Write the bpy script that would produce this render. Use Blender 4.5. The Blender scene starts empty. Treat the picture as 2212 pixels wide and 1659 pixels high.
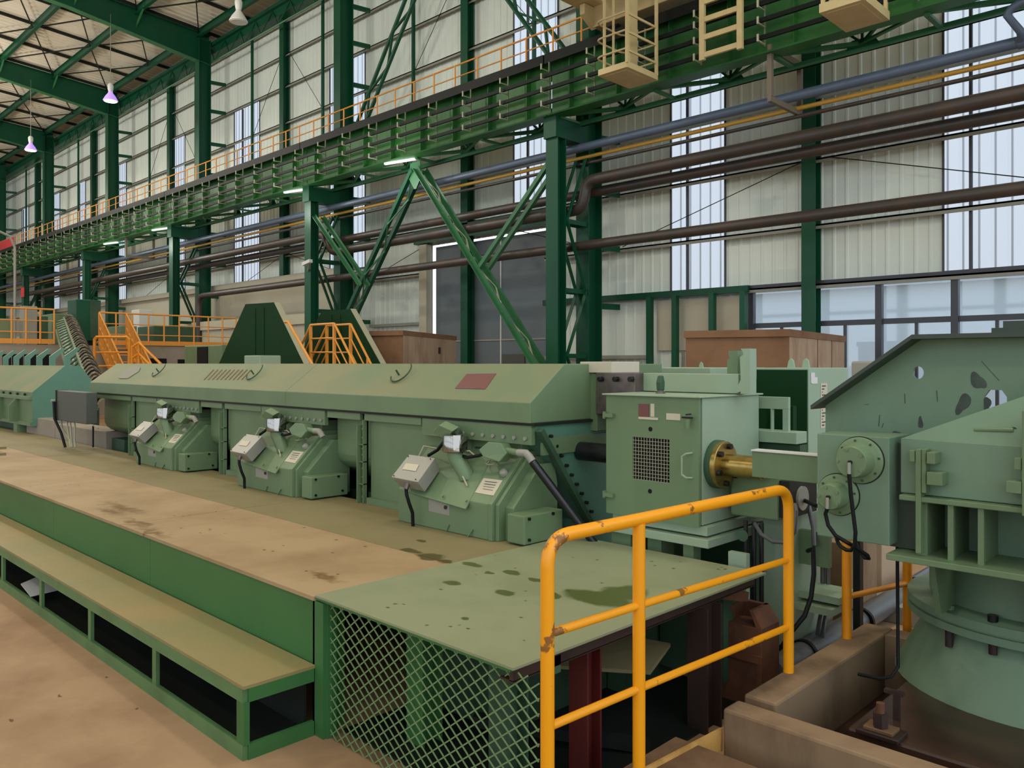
import bpy, bmesh, math, random
from mathutils import Vector, Matrix
random.seed(7)
# ------------------------------------------------------------------ camera, world, light
F, CS, SN, HY, EYE = 1747.0, 0.6997, 0.7145, 785.0, 1.8
sc = bpy.context.scene
col = sc.collection
cam = bpy.data.objects.new('camera', bpy.data.cameras.new('camera'))
col.objects.link(cam)
cam.location = (0, 0, EYE)
cam.rotation_euler = (math.pi/2, 0, math.asin(CS))
cam.data.sensor_width = 36
cam.data.lens = 36*F/2212
cam.data.shift_y = -(829.5-HY)/2212
cam.data.clip_start = 0.05
cam.data.clip_end = 400
sc.camera = cam
sc.view_settings.view_transform = 'Standard'
sc.view_settings.look = 'None'
sc.view_settings.exposure = -0.1
sc.view_settings.gamma = 1
sc.view_settings.use_curve_mapping = False
sc.cycles.max_bounces = 6
sc.cycles.transparent_max_bounces = 12
sc.cycles.sample_clamp_indirect = 4
w = bpy.data.worlds.new('daylight'); sc.world = w; w.use_nodes = True
bgn = w.node_tree.nodes['Background']
bgn.inputs[0].default_value = (0.80, 0.89, 1.0, 1)
bgn.inputs[1].default_value = 2.0

def area_light(name, loc, rot, size, power, color, size_y=None):
    l = bpy.data.lights.new(name, 'AREA'); l.energy = power; l.color = color
    l.size = size
    if size_y: l.shape = 'RECTANGLE'; l.size_y = size_y
    else: l.shape = 'DISK'
    o = bpy.data.objects.new(name, l); o.location = loc; o.rotation_euler = rot
    col.objects.link(o); return o

# ------------------------------------------------------------------ measuring: a ray through the photo meets a real plane
def P(px, py=785.0, x=None, y=None, z=None, d=None):
    a = (px-1106.0)/F
    dx, dy, dz = -CS+a*SN, SN+a*CS, (HY-py)/F
    if d is None:
        if x is not None: d = x/dx
        elif y is not None: d = y/dy
        else: d = (z-EYE)/dz
    return Vector((dx*d, dy*d, EYE+dz*d))

# ------------------------------------------------------------------ materials
def lin(v):
    v /= 255.0
    return v/12.92 if v <= 0.04045 else ((v+0.055)/1.055)**2.4
def S(r, g, b): return (lin(r), lin(g), lin(b), 1)
def newmat(name):
    m = bpy.data.materials.new(name); m.use_nodes = True
    nt = m.node_tree; return m, nt, nt.nodes['Principled BSDF']
def paint(name, rgb, rough=0.45, metal=0.0, dirt=None, amt=0.35, scale=2.0, stretch=(1, 1, 1), bump=0.0, lo=0.45, hi=0.75, detail=6):
    m, nt, b = newmat(name)
    b.inputs['Roughness'].default_value = rough; b.inputs['Metallic'].default_value = metal
    b.inputs['Base Color'].default_value = S(*rgb)
    if dirt:
        g = nt.nodes.new('ShaderNodeNewGeometry'); mp = nt.nodes.new('ShaderNodeMapping')
        mp.inputs['Scale'].default_value = stretch
        n = nt.nodes.new('ShaderNodeTexNoise'); n.inputs['Scale'].default_value = scale
        n.inputs['Detail'].default_value = detail; n.inputs['Roughness'].default_value = 0.62
        r = nt.nodes.new('ShaderNodeMapRange'); r.inputs['From Min'].default_value = lo; r.inputs['From Max'].default_value = hi
        r.inputs['To Max'].default_value = amt
        mx = nt.nodes.new('ShaderNodeMix'); mx.data_type = 'RGBA'
        mx.inputs['A'].default_value = S(*rgb); mx.inputs['B'].default_value = S(*dirt)
        L = nt.links.new
        L(g.outputs['Position'], mp.inputs['Vector']); L(mp.outputs[0], n.inputs['Vector'])
        L(n.outputs[0], r.inputs['Value']); L(r.outputs[0], mx.inputs['Factor'])
        L(mx.outputs['Result'], b.inputs['Base Color'])
        if bump:
            bp = nt.nodes.new('ShaderNodeBump'); bp.inputs['Strength'].default_value = bump; bp.inputs['Distance'].default_value = 0.01
            L(n.outputs[0], bp.inputs['Height']); L(bp.outputs[0], b.inputs['Normal'])
    return m
def add_blobs(m, blobs, rgb, amt=0.85, warp=0.12, wscale=9.0, ring=0.25):
    """stains with a shape of their own: warped ellipses (x, y, rx, ry) in the horizontal plane"""
    nt = m.node_tree; b = nt.nodes['Principled BSDF']; L = nt.links.new
    src = b.inputs['Base Color'].links[0].from_socket if b.inputs['Base Color'].links else None
    g = nt.nodes.new('ShaderNodeNewGeometry')
    n = nt.nodes.new('ShaderNodeTexNoise'); n.inputs['Scale'].default_value = wscale; n.inputs['Detail'].default_value = 4
    L(g.outputs['Position'], n.inputs['Vector'])
    v1 = nt.nodes.new('ShaderNodeVectorMath'); v1.operation = 'SUBTRACT'; v1.inputs[1].default_value = (.5, .5, .5)
    v2 = nt.nodes.new('ShaderNodeVectorMath'); v2.operation = 'SCALE'; v2.inputs['Scale'].default_value = warp*2
    v3 = nt.nodes.new('ShaderNodeVectorMath'); v3.operation = 'ADD'
    L(n.outputs['Color'], v1.inputs[0]); L(v1.outputs[0], v2.inputs[0]); L(v2.outputs[0], v3.inputs[0]); L(g.outputs['Position'], v3.inputs[1])
    last = None
    for (x, y, rx, ry) in blobs:
        s = nt.nodes.new('ShaderNodeVectorMath'); s.operation = 'SUBTRACT'; s.inputs[1].default_value = (x, y, 0)
        q = nt.nodes.new('ShaderNodeVectorMath'); q.operation = 'MULTIPLY'; q.inputs[1].default_value = (1/rx, 1/ry, 0)
        ln = nt.nodes.new('ShaderNodeVectorMath'); ln.operation = 'LENGTH'
        L(v3.outputs[0], s.inputs[0]); L(s.outputs[0], q.inputs[0]); L(q.outputs[0], ln.inputs[0])
        r = nt.nodes.new('ShaderNodeMapRange'); r.inputs['From Min'].default_value = 1.0; r.inputs['From Max'].default_value = 1.0-ring
        r.inputs['To Max'].default_value = amt
        L(ln.outputs['Value'], r.inputs['Value'])
        if last is None: last = r.outputs[0]
        else:
            mm = nt.nodes.new('ShaderNodeMath'); mm.operation = 'MAXIMUM'
            L(last, mm.inputs[0]); L(r.outputs[0], mm.inputs[1]); last = mm.outputs[0]
    mx = nt.nodes.new('ShaderNodeMix'); mx.data_type = 'RGBA'
    if src: L(src, mx.inputs['A'])
    else: mx.inputs['A'].default_value = b.inputs['Base Color'].default_value
    mx.inputs['B'].default_value = S(*rgb); L(last, mx.inputs['Factor'])
    L(mx.outputs['Result'], b.inputs['Base Color'])

M = {}
M['steel_green'] = paint('steel_green', (14, 76, 49), .42, dirt=(12, 46, 36), amt=.5, scale=.8, stretch=(1, 1, .3))
M['truss_green'] = paint('truss_green', (52, 112, 68), .45, dirt=(30, 70, 48), amt=.5, scale=1.5)
M['girder_green'] = paint('girder_green', (50, 108, 50), .42, dirt=(22, 60, 38), amt=.85, scale=.5, stretch=(1, 1, .6))
M['machine'] = paint('machine_green', (108, 131, 96), .42, dirt=(86, 102, 68), amt=.55, scale=1.6, stretch=(1, 1, .5))
M['machine_blue'] = paint('machine_blue_green', (90, 134, 112), .4, dirt=(70, 100, 82), amt=.4, scale=1.8)
M['machine_dusty'] = paint('machine_dusty', (116, 130, 98), .6, dirt=(142, 134, 98), amt=.75, scale=1.1, lo=.4, hi=.7)
M['machine_dark'] = paint('machine_dark', (62, 88, 66), .5, dirt=(40, 56, 42), amt=.6, scale=2)
M['press'] = paint('press_green', (112, 138, 112), .42, dirt=(84, 102, 80), amt=.55, scale=2.2, stretch=(1, 1, .5))
M['press_dark'] = paint('press_dark', (52, 66, 54), .5)
M['pale_green'] = paint('pale_green', (146, 168, 142), .45, dirt=(150, 150, 110), amt=.5, scale=1.6, stretch=(1, 1, .4))
M['bench_green'] = paint('bench_green', (62, 112, 62), .42, dirt=(46, 86, 48), amt=.6, scale=1.2, stretch=(.6, 1, 1))
M['bench_edge'] = paint('bench_edge', (88, 126, 80), .42, dirt=(60, 88, 52), amt=.6, scale=4)
M['mesh'] = paint('mesh_green', (112, 140, 92), .45)
M['dark_cover'] = paint('dark_cover', (18, 56, 28), .6, dirt=(28, 48, 22), amt=.7, scale=.7)
M['plate'] = paint('near_plate', (142, 148, 114), .4, dirt=(116, 124, 88), amt=.6, scale=2.5, bump=.05)
M['deck'] = paint('deck_plate', (168, 144, 108), .6, dirt=(138, 114, 78), amt=.8, scale=1.3, lo=.42, hi=.7, bump=.06)
M['deck2'] = paint('deck_plate_shade_olive', (134, 124, 88), .6, dirt=(112, 102, 68), amt=.7, scale=1.3)
M['tread'] = paint('step_tread', (134, 128, 84), .6, dirt=(158, 132, 86), amt=.8, scale=1.6, lo=.4, hi=.7)
M['floor'] = paint('concrete_floor', (166, 136, 104), .7, dirt=(128, 100, 72), amt=.85, scale=1.4, lo=.42, hi=.72, bump=.08, detail=9)
M['slab'] = paint('oily_slab', (116, 88, 62), .6, dirt=(66, 46, 30), amt=.9, scale=3, bump=.1)
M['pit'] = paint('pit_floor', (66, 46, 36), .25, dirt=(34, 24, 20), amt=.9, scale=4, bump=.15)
M['kerb'] = paint('kerb_concrete', (136, 112, 84), .8, dirt=(84, 62, 42), amt=.9, scale=3, stretch=(1, 1, .4), bump=.15)
M['concrete'] = paint('concrete_wall', (150, 140, 124), .8, dirt=(118, 108, 92), amt=.7, scale=.7, bump=.05)
M['white_wall'] = paint('painted_masonry', (184, 178, 156), .8, dirt=(160, 150, 126), amt=.5, scale=.4)
M['sheet'] = paint('wall_sheet', (218, 226, 214), .5, dirt=(198, 206, 192), amt=.5, scale=.35, stretch=(1, 1, .2))
M['roof'] = paint('roof_sheet', (232, 224, 204), .45, dirt=(204, 192, 166), amt=.6, scale=.5)
M['girt'] = paint('girt_steel', (142, 142, 130), .5)
M['black'] = paint('black_rubber_and_shade', (16, 17, 18), .5)
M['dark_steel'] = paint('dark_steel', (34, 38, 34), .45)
M['conductor'] = paint('conductor_rail', (13, 18, 14), .5)
M['hanger_bar'] = paint('hanger_bar', (112, 118, 92), .5)
M['cream'] = paint('cream_bracket', (170, 168, 140), .5)
M['orange'] = paint('rail_orange', (238, 150, 22), .35, dirt=(190, 104, 16), amt=.5, scale=5)
M['orange_worn'] = paint('rail_orange_worn', (242, 158, 14), .32, dirt=(120, 78, 40), amt=.9, scale=5, lo=.605, hi=.63, detail=6)
M['walk_orange'] = paint('walkway_orange', (224, 150, 58), .4)
M['cage'] = paint('cage_beige', (198, 178, 128), .45, dirt=(168, 142, 90), amt=.5, scale=2)
M['pipe'] = paint('pipe_dark', (62, 56, 50), .42, dirt=(92, 66, 50), amt=.6, scale=1.2)
M['pipe_blue'] = paint('pipe_blue_grey', (92, 106, 124), .38)
M['pipe_yellow'] = paint('pipe_yellow', (206, 156, 60), .4)
M['grey'] = paint('grey_enamel', (146, 144, 132), .4)
M['box_grey'] = paint('control_grey', (74, 78, 70), .5)
M['oval'] = paint('oval_plate', (118, 118, 102), .6)
M['hanger'] = paint('hanger_brown', (120, 108, 90), .5)
M['chrome'] = paint('chrome', (165, 160, 152), .1, 1.0)
M['brass'] = paint('brass', (176, 150, 84), .3, .85, dirt=(92, 72, 34), amt=.8, scale=8)
M['bare'] = paint('bare_steel', (120, 108, 104), .4, .6, dirt=(70, 56, 54), amt=.8, scale=6)
M['tube_dark'] = paint('tube_dark', (60, 60, 62), .28, .8)
M['grey_pipe'] = paint('grey_plastic_pipe', (86, 88, 90), .3)
M['bolt'] = paint('bolt_black', (28, 28, 28), .4, .4)
M['wood'] = paint('crate_plywood', (176, 152, 126), .75, dirt=(132, 98, 74), amt=.8, scale=2.2, stretch=(1, 1, .35))
M['wood_dark'] = paint('crate_plywood_red', (132, 100, 74), .75, dirt=(104, 74, 52), amt=.7, scale=1.6)
M['rust'] = paint('rusty_steel', (98, 60, 36), .7, dirt=(54, 30, 20), amt=.9, scale=5)
M['rust_dark'] = paint('oily_rust', (50, 34, 28), .5, dirt=(28, 18, 16), amt=.8, scale=5)
M['red_post'] = paint('red_post', (84, 26, 22), .5)
M['board'] = paint('toe_board', (206, 158, 84), .55, dirt=(132, 92, 44), amt=.9, scale=7)
M['door'] = paint('door_curtain', (98, 108, 112), .55, dirt=(112, 118, 116), amt=.5, scale=.5)
M['white'] = paint('white_enamel', (212, 212, 204), .4)
M['label'] = paint('paper_label', (196, 188, 164), .6)
M['ink'] = paint('ink', (40, 38, 34), .7)
M['red_sign'] = paint('red_sign', (196, 44, 52), .5)
M['red_plate'] = paint('red_plate', (112, 66, 62), .5)
M['mullion'] = paint('mullion', (58, 60, 66), .4)
M['ext'] = paint('outside_building', (222, 230, 240), .8)
M['belt'] = paint('conveyor_belt', (86, 72, 54), .7, dirt=(150, 136, 104), amt=.9, scale=9, lo=.5, hi=.62)
M['blue_drum'] = paint('blue_drum', (54, 84, 130), .4)
def mk_panel():
    m, nt, b = newmat('daylight_panel'); nt.nodes.remove(b)
    out = nt.nodes['Material Output']
    t = nt.nodes.new('ShaderNodeBsdfTransparent'); t.inputs[0].default_value = (.64, .65, .66, 1)
    d = nt.nodes.new('ShaderNodeBsdfTranslucent'); d.inputs[0].default_value = (.34, .36, .38, 1)
    g = nt.nodes.new('ShaderNodeNewGeometry'); sp = nt.nodes.new('ShaderNodeSeparateXYZ')
    wv = nt.nodes.new('ShaderNodeMath'); wv.operation = 'MULTIPLY'; wv.inputs[1].default_value = 1/.3
    fr = nt.nodes.new('ShaderNodeMath'); fr.operation = 'FRACT'
    gt = nt.nodes.new('ShaderNodeMath'); gt.operation = 'GREATER_THAN'; gt.inputs[1].default_value = .88
    mr = nt.nodes.new('ShaderNodeMapRange'); mr.inputs['To Min'].default_value = .5; mr.inputs['To Max'].default_value = .98
    mx = nt.nodes.new('ShaderNodeMixShader'); L = nt.links.new
    L(g.outputs['Position'], sp.inputs[0]); L(sp.outputs[0], wv.inputs[0]); L(wv.outputs[0], fr.inputs[0]); L(fr.outputs[0], gt.inputs[0])
    L(gt.outputs[0], mr.inputs['Value']); L(mr.outputs[0], mx.inputs[0])
    L(t.outputs[0], mx.inputs[1]); L(d.outputs[0], mx.inputs[2]); L(mx.outputs[0], out.inputs[0])
    return m
M['panel'] = mk_panel()
def mk_glass():
    m, nt, b = newmat('clear_glass'); nt.nodes.remove(b)
    out = nt.nodes['Material Output']
    t = nt.nodes.new('ShaderNodeBsdfTransparent'); t.inputs[0].default_value = (.9, .94, .98, 1)
    g = nt.nodes.new('ShaderNodeBsdfGlossy'); g.inputs['Roughness'].default_value = .03
    mx = nt.nodes.new('ShaderNodeMixShader'); mx.inputs[0].default_value = .06
    nt.links.new(t.outputs[0], mx.inputs[1]); nt.links.new(g.outputs[0], mx.inputs[2]); nt.links.new(mx.outputs[0], out.inputs[0])
    return m
M['glass'] = mk_glass()
def mk_lamp():
    m, nt, b = newmat('lamp_glow')
    b.inputs['Emission Color'].default_value = (.86, .74, 1, 1); b.inputs['Emission Strength'].default_value = 9
    return m
M['glow'] = mk_lamp()
M['shade_lit'] = paint('lit_shade', (190, 160, 235), .5)
M['shade_lit'].node_tree.nodes['Principled BSDF'].inputs['Emission Color'].default_value = (.45, .25, 1, 1)
M['shade_lit'].node_tree.nodes['Principled BSDF'].inputs['Emission Strength'].default_value = .8
def mk_tube():
    m, nt, b = newmat('tube_glow')
    b.inputs['Base Color'].default_value = S(230, 235, 230); b.inputs['Emission Color'].default_value = (.9, 1, .95, 1); b.inputs['Emission Strength'].default_value = 1.0
    return m
M['tube_lamp'] = mk_tube()

for k_, v_ in (('steel_green', .3), ('dark_cover', .12), ('machine', .35), ('machine_dusty', .2), ('dark_steel', .2), ('black', .2), ('girder_green', .3), ('conductor', .2), ('bench_green', .35), ('deck', .2), ('deck2', .2), ('tread', .25), ('floor', .15), ('machine_dark', .25), ('press', .35), ('wood_dark', .1), ('wood', .1)):
    M[k_].node_tree.nodes['Principled BSDF'].inputs['Specular IOR Level'].default_value = v_
M['stain'] = paint('worn_stain', (56, 64, 58), .6, dirt=(78, 96, 80), amt=.8, scale=14)
# ------------------------------------------------------------------ mesh builder
class MB:
    def __init__(s): s.v = []; s.f = []
    def add(s, vs, fs):
        o = len(s.v); s.v += [tuple(v) for v in vs]; s.f += [tuple(i+o for i in f) for f in fs]; return s
    def box(s, x0, x1, y0, y1, z0, z1):
        x0, x1 = min(x0, x1), max(x0, x1); y0, y1 = min(y0, y1), max(y0, y1); z0, z1 = min(z0, z1), max(z0, z1)
        return s.add([(x0,y0,z0),(x1,y0,z0),(x1,y1,z0),(x0,y1,z0),(x0,y0,z1),(x1,y0,z1),(x1,y1,z1),(x0,y1,z1)],
            [(0,3,2,1),(4,5,6,7),(0,1,5,4),(1,2,6,5),(2,3,7,6),(3,0,4,7)])
    def prism(s, axis, poly, a, b):
        """poly in the two other axes (order x,y,z without the axis), pushed from a to b"""
        n = len(poly)
        def p(u, t):
            return (t, u[0], u[1]) if axis == 'x' else (u[0], t, u[1]) if axis == 'y' else (u[0], u[1], t)
        vs = [p(u, a) for u in poly]+[p(u, b) for u in poly]
        fs = [tuple(range(n-1, -1, -1)), tuple(range(n, 2*n))]+[(i, (i+1) % n, (i+1) % n+n, i+n) for i in range(n)]
        return s.add(vs, fs)
    def hull(s, a, b):
        """two matching loops joined"""
        n = len(a)
        return s.add(list(a)+list(b), [tuple(range(n-1, -1, -1)), tuple(range(n, 2*n))]+[(i, (i+1) % n, (i+1) % n+n, i+n) for i in range(n)])
    def quadbox(s, pts, th):
        """thick plate from a planar loop"""
        pts = [Vector(p) for p in pts]; nrm = (pts[1]-pts[0]).cross(pts[2]-pts[0]).normalized()*th
        return s.hull(pts, [p+nrm for p in pts])
    def frame(s, p, q, up=(0, 0, 1)):
        p, q = Vector(p), Vector(q); d = (q-p).normalized(); up = Vector(up)
        if abs(d.dot(up)) > .98: up = Vector((0, 1, 0)) if abs(d.y) < .9 else Vector((1, 0, 0))
        r = d.cross(up).normalized(); u = r.cross(d).normalized(); return p, q, r, u
    def bar(s, p, q, wd, ht=None, up=(0, 0, 1)):
        ht = ht or wd; p, q, r, u = s.frame(p, q, up)
        c = [(-1,-1),(1,-1),(1,1),(-1,1)]
        return s.hull([p+r*(i*wd/2)+u*(j*ht/2) for i, j in c], [q+r*(i*wd/2)+u*(j*ht/2) for i, j in c])
    def ibeam(s, p, q, b, h, tf=.02, tw=.012, up=(0, 0, 1)):
        p, q, r, u = s.frame(p, q, up)
        c = [(-b/2,-h/2),(b/2,-h/2),(b/2,-h/2+tf),(tw/2,-h/2+tf),(tw/2,h/2-tf),(b/2,h/2-tf),(b/2,h/2),(-b/2,h/2),(-b/2,h/2-tf),(-tw/2,h/2-tf),(-tw/2,-h/2+tf),(-b/2,-h/2+tf)]
        n = len(c)
        A = [p+r*i+u*j for i, j in c]; B = [q+r*i+u*j for i, j in c]
        o = len(s.v); s.v += [tuple(v) for v in A+B]
        s.f += [(i+o, (i+1) % n+o, (i+1) % n+n+o, i+n+o) for i in range(n)]
        for k in (0, n):
            for q4 in ((0,1,2,11),(11,2,3,10),(10,3,4,9),(9,4,5,8),(8,5,6,7)):
                s.f.append(tuple(i+k+o for i in q4))
        return s
    def angle(s, p, q, a=.08, t=.01, up=(0, 0, 1)):
        p, q, r, u = s.frame(p, q, up); c = [(0,0),(a,0),(a,t),(t,t),(t,a),(0,a)]
        return s.hull([p+r*i+u*j for i, j in c], [q+r*i+u*j for i, j in c])
    def cyl(s, p, q, r0, r1=None, n=16):
        r1 = r0 if r1 is None else r1; p, q, r, u = s.frame(p, q)
        t = [2*math.pi*k/n for k in range(n)]
        return s.hull([p+(r*math.cos(a)+u*math.sin(a))*r0 for a in t], [q+(r*math.cos(a)+u*math.sin(a))*r1 for a in t])
    def tube(s, pts, r, n=10):
        pts = [Vector(p) for p in pts]; rings = []; pr = None
        for i, p in enumerate(pts):
            d = ((pts[i+1]-p) if i < len(pts)-1 else (p-pts[i-1])).normalized()
            if 0 < i < len(pts)-1: d = ((pts[i+1]-p).normalized()+(p-pts[i-1]).normalized()).normalized()
            if pr is None:
                up = Vector((0,0,1)) if abs(d.z) < .9 else Vector((0,1,0)); rr = d.cross(up).normalized()
            else: rr = (pr-d*pr.dot(d)).normalized()
            pr = rr; uu = rr.cross(d)
            rings.append([p+(rr*math.cos(2*math.pi*k/n)+uu*math.sin(2*math.pi*k/n))*r for k in range(n)])
        o = len(s.v)
        for g in rings: s.v += [tuple(v) for v in g]
        for i in range(len(rings)-1):
            for k in range(n):
                k2 = (k+1) % n; s.f.append((o+i*n+k, o+i*n+k2, o+(i+1)*n+k2, o+(i+1)*n+k))
        s.f.append(tuple(o+k for k in range(n-1, -1, -1))); s.f.append(tuple(o+(len(rings)-1)*n+k for k in range(n)))
        return s
    def lathe(s, base, axis, prof, n=24):
        """prof: (distance along axis, radius)"""
        base = Vector(base); a = Vector(axis).normalized(); up = Vector((0,0,1)) if abs(a.z) < .9 else Vector((0,1,0))
        r = a.cross(up).normalized(); u = r.cross(a); o = len(s.v)
        for (h, R) in prof:
            for k in range(n):
                t = 2*math.pi*k/n; s.v.append(tuple(base+a*h+(r*math.cos(t)+u*math.sin(t))*R))
        for i in range(len(prof)-1):
            for k in range(n):
                k2 = (k+1) % n; s.f.append((o+i*n+k, o+i*n+k2, o+(i+1)*n+k2, o+(i+1)*n+k))
        s.f.append(tuple(o+k for k in range(n-1, -1, -1))); s.f.append(tuple(o+(len(prof)-1)*n+k for k in range(n)))
        return s
    def build(s, name, mat, parent=None, smooth=False, bevel=0, label=None):
        me = bpy.data.meshes.new(name)
        off = Vector(parent_world(parent)) if parent else Vector((0, 0, 0))
        me.from_pydata([tuple(Vector(v)-off) for v in s.v], [], s.f); me.update()
        b = bmesh.new(); b.from_mesh(me); bmesh.ops.recalc_face_normals(b, faces=b.faces)
        b.to_mesh(me); b.free()
        me.materials.append(mat)
        o = bpy.data.objects.new(name, me); col.objects.link(o)
        if parent: o.parent = parent
        if smooth:
            for p in me.polygons: p.use_smooth = True
            me.set_sharp_from_angle(angle=math.radians(40))
        if bevel:
            md = o.modifiers.new('bevel', 'BEVEL'); md.width = bevel; md.segments = 2; md.limit_method = 'ANGLE'
        if label: o['label'] = label
        return o
WORLD = {}
def parent_world(o):
    v = Vector((0, 0, 0))
    while o is not None: v = v+Vector(o.location); o = o.parent
    return v
def thing(name, label, cat, loc=(0, 0, 0), group=None):
    o = bpy.data.objects.new(name, None); o.empty_display_size = .1; col.objects.link(o); o.location = loc
    o['label'] = label; o['category'] = cat
    if group: o['group'] = group
    return o
def tag(o, label, cat, group=None):
    o['label'] = label; o['category'] = cat
    if group: o['group'] = group
    return o
def struct(o): o['kind'] = 'structure'; return o
def kids(o): return [c for c in bpy.data.objects if c.parent == o]
def copy_tree(o, parent=None, dx=(0, 0, 0), label=None, group=None):
    c = o.copy(); col.objects.link(c)
    if parent: c.parent = parent
    else: c.location = Vector(o.location)+Vector(dx)
    for ch in kids(o):
        copy_tree(ch, c)
    if label: c['label'] = label
    if group: c['group'] = group
    return c
ORD = ['nearest', 'second nearest', 'third nearest', 'fourth nearest', 'fifth nearest', 'sixth nearest', 'seventh nearest']

# ================================================================== THE HALL
BAY, XC = 12.0, -14.2
YC, YM, YP, YW = 16.17, 17.56, 18.55, 18.8
ZE = 16.3
# floor
struct(MB().box(-92, 12, -22, 30, -.3, 0).build('floor', M['floor']))
struct(MB().box(-1.9, 4, .8, 2.93, 0, .22).build('trim_1', M['slab']))
fw = struct(MB().box(-92, 12, -22.1, -22, 0, 1.6).box(-92, 12, -22.1, -22, 13.5, 20.5).build('wall_front_unseen', M['sheet']))  # unseen opposite wall with posts, added for banded reflections
for k in range(17):
    MB().box(10-6*k-.3, 10-6*k+.3, -21.95, -21.5, 0, 20).build('wall_post', M['steel_green'], fw)
for z in (5.5, 9.5):
    MB().box(-92, 12, -21.98, -21.85, z-.12, z+.12).build('girt', M['steel_green'], fw)
# --- long wall with its openings
strips = [(-5.5, -3.9, 3.75, 14.1), (-12.32, -10.68, 3.75, 14.1), (-18.3, -16.4, 6.9, 14.1), (-29.0, -26.5, 5.6, 14.1), (-37.4, -34.9, 5.6, 14.1),
          (-44.9, -43.0, 5.6, 14.1), (-52.9, -51.3, 4.6, 14.1), (-59.9, -58.5, 4.6, 14.1), (-65.6, -63.8, 3, 14.1), (-73.2, -71.4, 3, 14.1), (-80.5, -79, 3, 14.1)]
door = (-22.4, -16.9, 0, 6.03)
band = (-9.9, 9.0, .25, 3.64)
holes = strips+[door, band]
def corr(mb, x0, x1, z0, z1, y, dep=.022):
    pts = []; p = .3; k0 = math.floor(x0/p)-1
    x = k0*p
    xs = []
    while x < x1+p:
        for (dx, dy) in ((0, 0), (.19, 0), (.215, -dep), (.265, -dep), (.29, 0)):
            xs.append((x+dx, y+dy))
        x += p
    pts = [q for q in xs if x0 < q[0] < x1]
    pts = [(x0, y)]+pts+[(x1, y)]
    o = len(mb.v)
    for (a, b) in pts: mb.v += [(a, b, z0), (a, b, z1)]
    for i in range(len(pts)-1): mb.f.append((o+2*i, o+2*i+2, o+2*i+3, o+2*i+1))
mb = MB()
xs = sorted(set([-92.0, 9.0]+[h[0] for h in holes]+[h[1] for h in holes]))
for a, b in zip(xs[:-1], xs[1:]):
    if b > 9: continue
    m_ = (a+b)/2; cuts = sorted([(h[2], h[3]) for h in holes if h[0] < m_ < h[1]]); z = 0.0
    for (c0, c1) in cuts:
        if c0 > z+.01: corr(mb, a, b, z, c0, YW)
        z = max(z, c1)
    corr(mb, a, b, z, 18.4, YW)
wall = struct(mb.build('wall_back', M['sheet']))
for i, (a, b, c0, c1) in enumerate(strips):
    m_ = MB(); corr(m_, a, b, c0, c1, YW)
    wn = struct(m_.build('window_%d' % (i+1), M['panel']))
    fr = MB()
    fr.box(a-.02, a+.02, YW-.05, YW-.01, c0, c1).box(b-.02, b+.02, YW-.05, YW-.01, c0, c1)
    fr.box((a+b)/2-.25-.03, (a+b)/2-.25+.03, YW-.14, YW-.07, c0, c1-.1)
    fr.box(a, b, YW-.05, YW-.01, c0-.03, c0+.02).box(a, b, YW-.05, YW-.01, c1-.02, c1+.04)
    fr.build('window_frame', M['mullion'], wn)
# girts (horizontal rails) and posts on the wall
for k in range(10):
    z = [3.65, 5.05, 6.6, 8.1, 9.55, 11.0, 12.5, 14.1, 15.5, 17.0][k]
    segs = [(-92, 9)]
    if z < 6: segs = [(-92, -22.5), (-16.8, 9)] if z > 5 else [(-16.8, 9)]
    for (a, b) in segs:
        m_ = MB().box(a, b, YW-.21, YW-.05, z-.02, z+.02).box(a, b, YW-.21, YW-.19, z-.09, z+.02)
        m_.build('girt', M['girt'], wall)
MB().box(-16.8, -9.9, YW-.3, YW-.06, 3.58, 3.75).build('lintel', M['steel_green'], wall)
MB().box(-16.8, -12.9, YW-.2, YW-.05, 1.93, 2.03).build('girt', M['girt'], wall)
MB().box(-26.0, -22.5, YW-.2, YW-.05, 3.2, 3.3).build('girt', M['girt'], wall)
for k in range(-1, 6):
    for dx in (-3, 3):
        x = -20.2-12*k+dx-.0
        MB().box(x-.05, x+.05, YW-.3, YW-.2, 10.9, 17.3).build('sag_post', M['steel_green'], wall)
for k in range(-1, 3):   # thin wind braces on the wall
    x = -20.2-12*k
    for (z0, z1) in ((5.1, 6.6), (12.5, 15.5)):
        for s_ in (-1, 1):
            MB().cyl((x+s_*.3, YW-.24, z1), (x+s_*5.6, YW-.24, z0) if z0 < 6 else (x+s_*2.9, YW-.24, z0), .012, n=5).build('brace_rod', M['dark_steel'], wall)
struct(MB().box(-92, -90, -22, 19, 0, 19).build('wall_left', M['sheet']))
lw = struct(MB().box(-90, -26.9, YW-.55, YW-.3, 0, 5.35).box(-90, -26.9, YW-.75, YW-.3, 5.35, 5.6).build('wall_lower', M['white_wall']))
struct(MB().box(-90, -27.2, 16.9, 17.15, 3.35, 3.75).box(-90, -27.2, 17.0, 17.2, 0, 3.35).build('trim_2', M['white_wall']))
# wall posts of the wall line
for k in range(7):
    x = -8.3-12*k if k < 7 else 0
    t = tag(MB().ibeam((x, YP, 0), (x, YP, 17.0), .34, .3, .02, .02, up=(0, 1, 0)).build('wall_post', M['steel_green']),
            'green I-section post standing against the sheet wall, %s of its row' % ORD[k], 'post', 'posts along the sheet wall')
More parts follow.
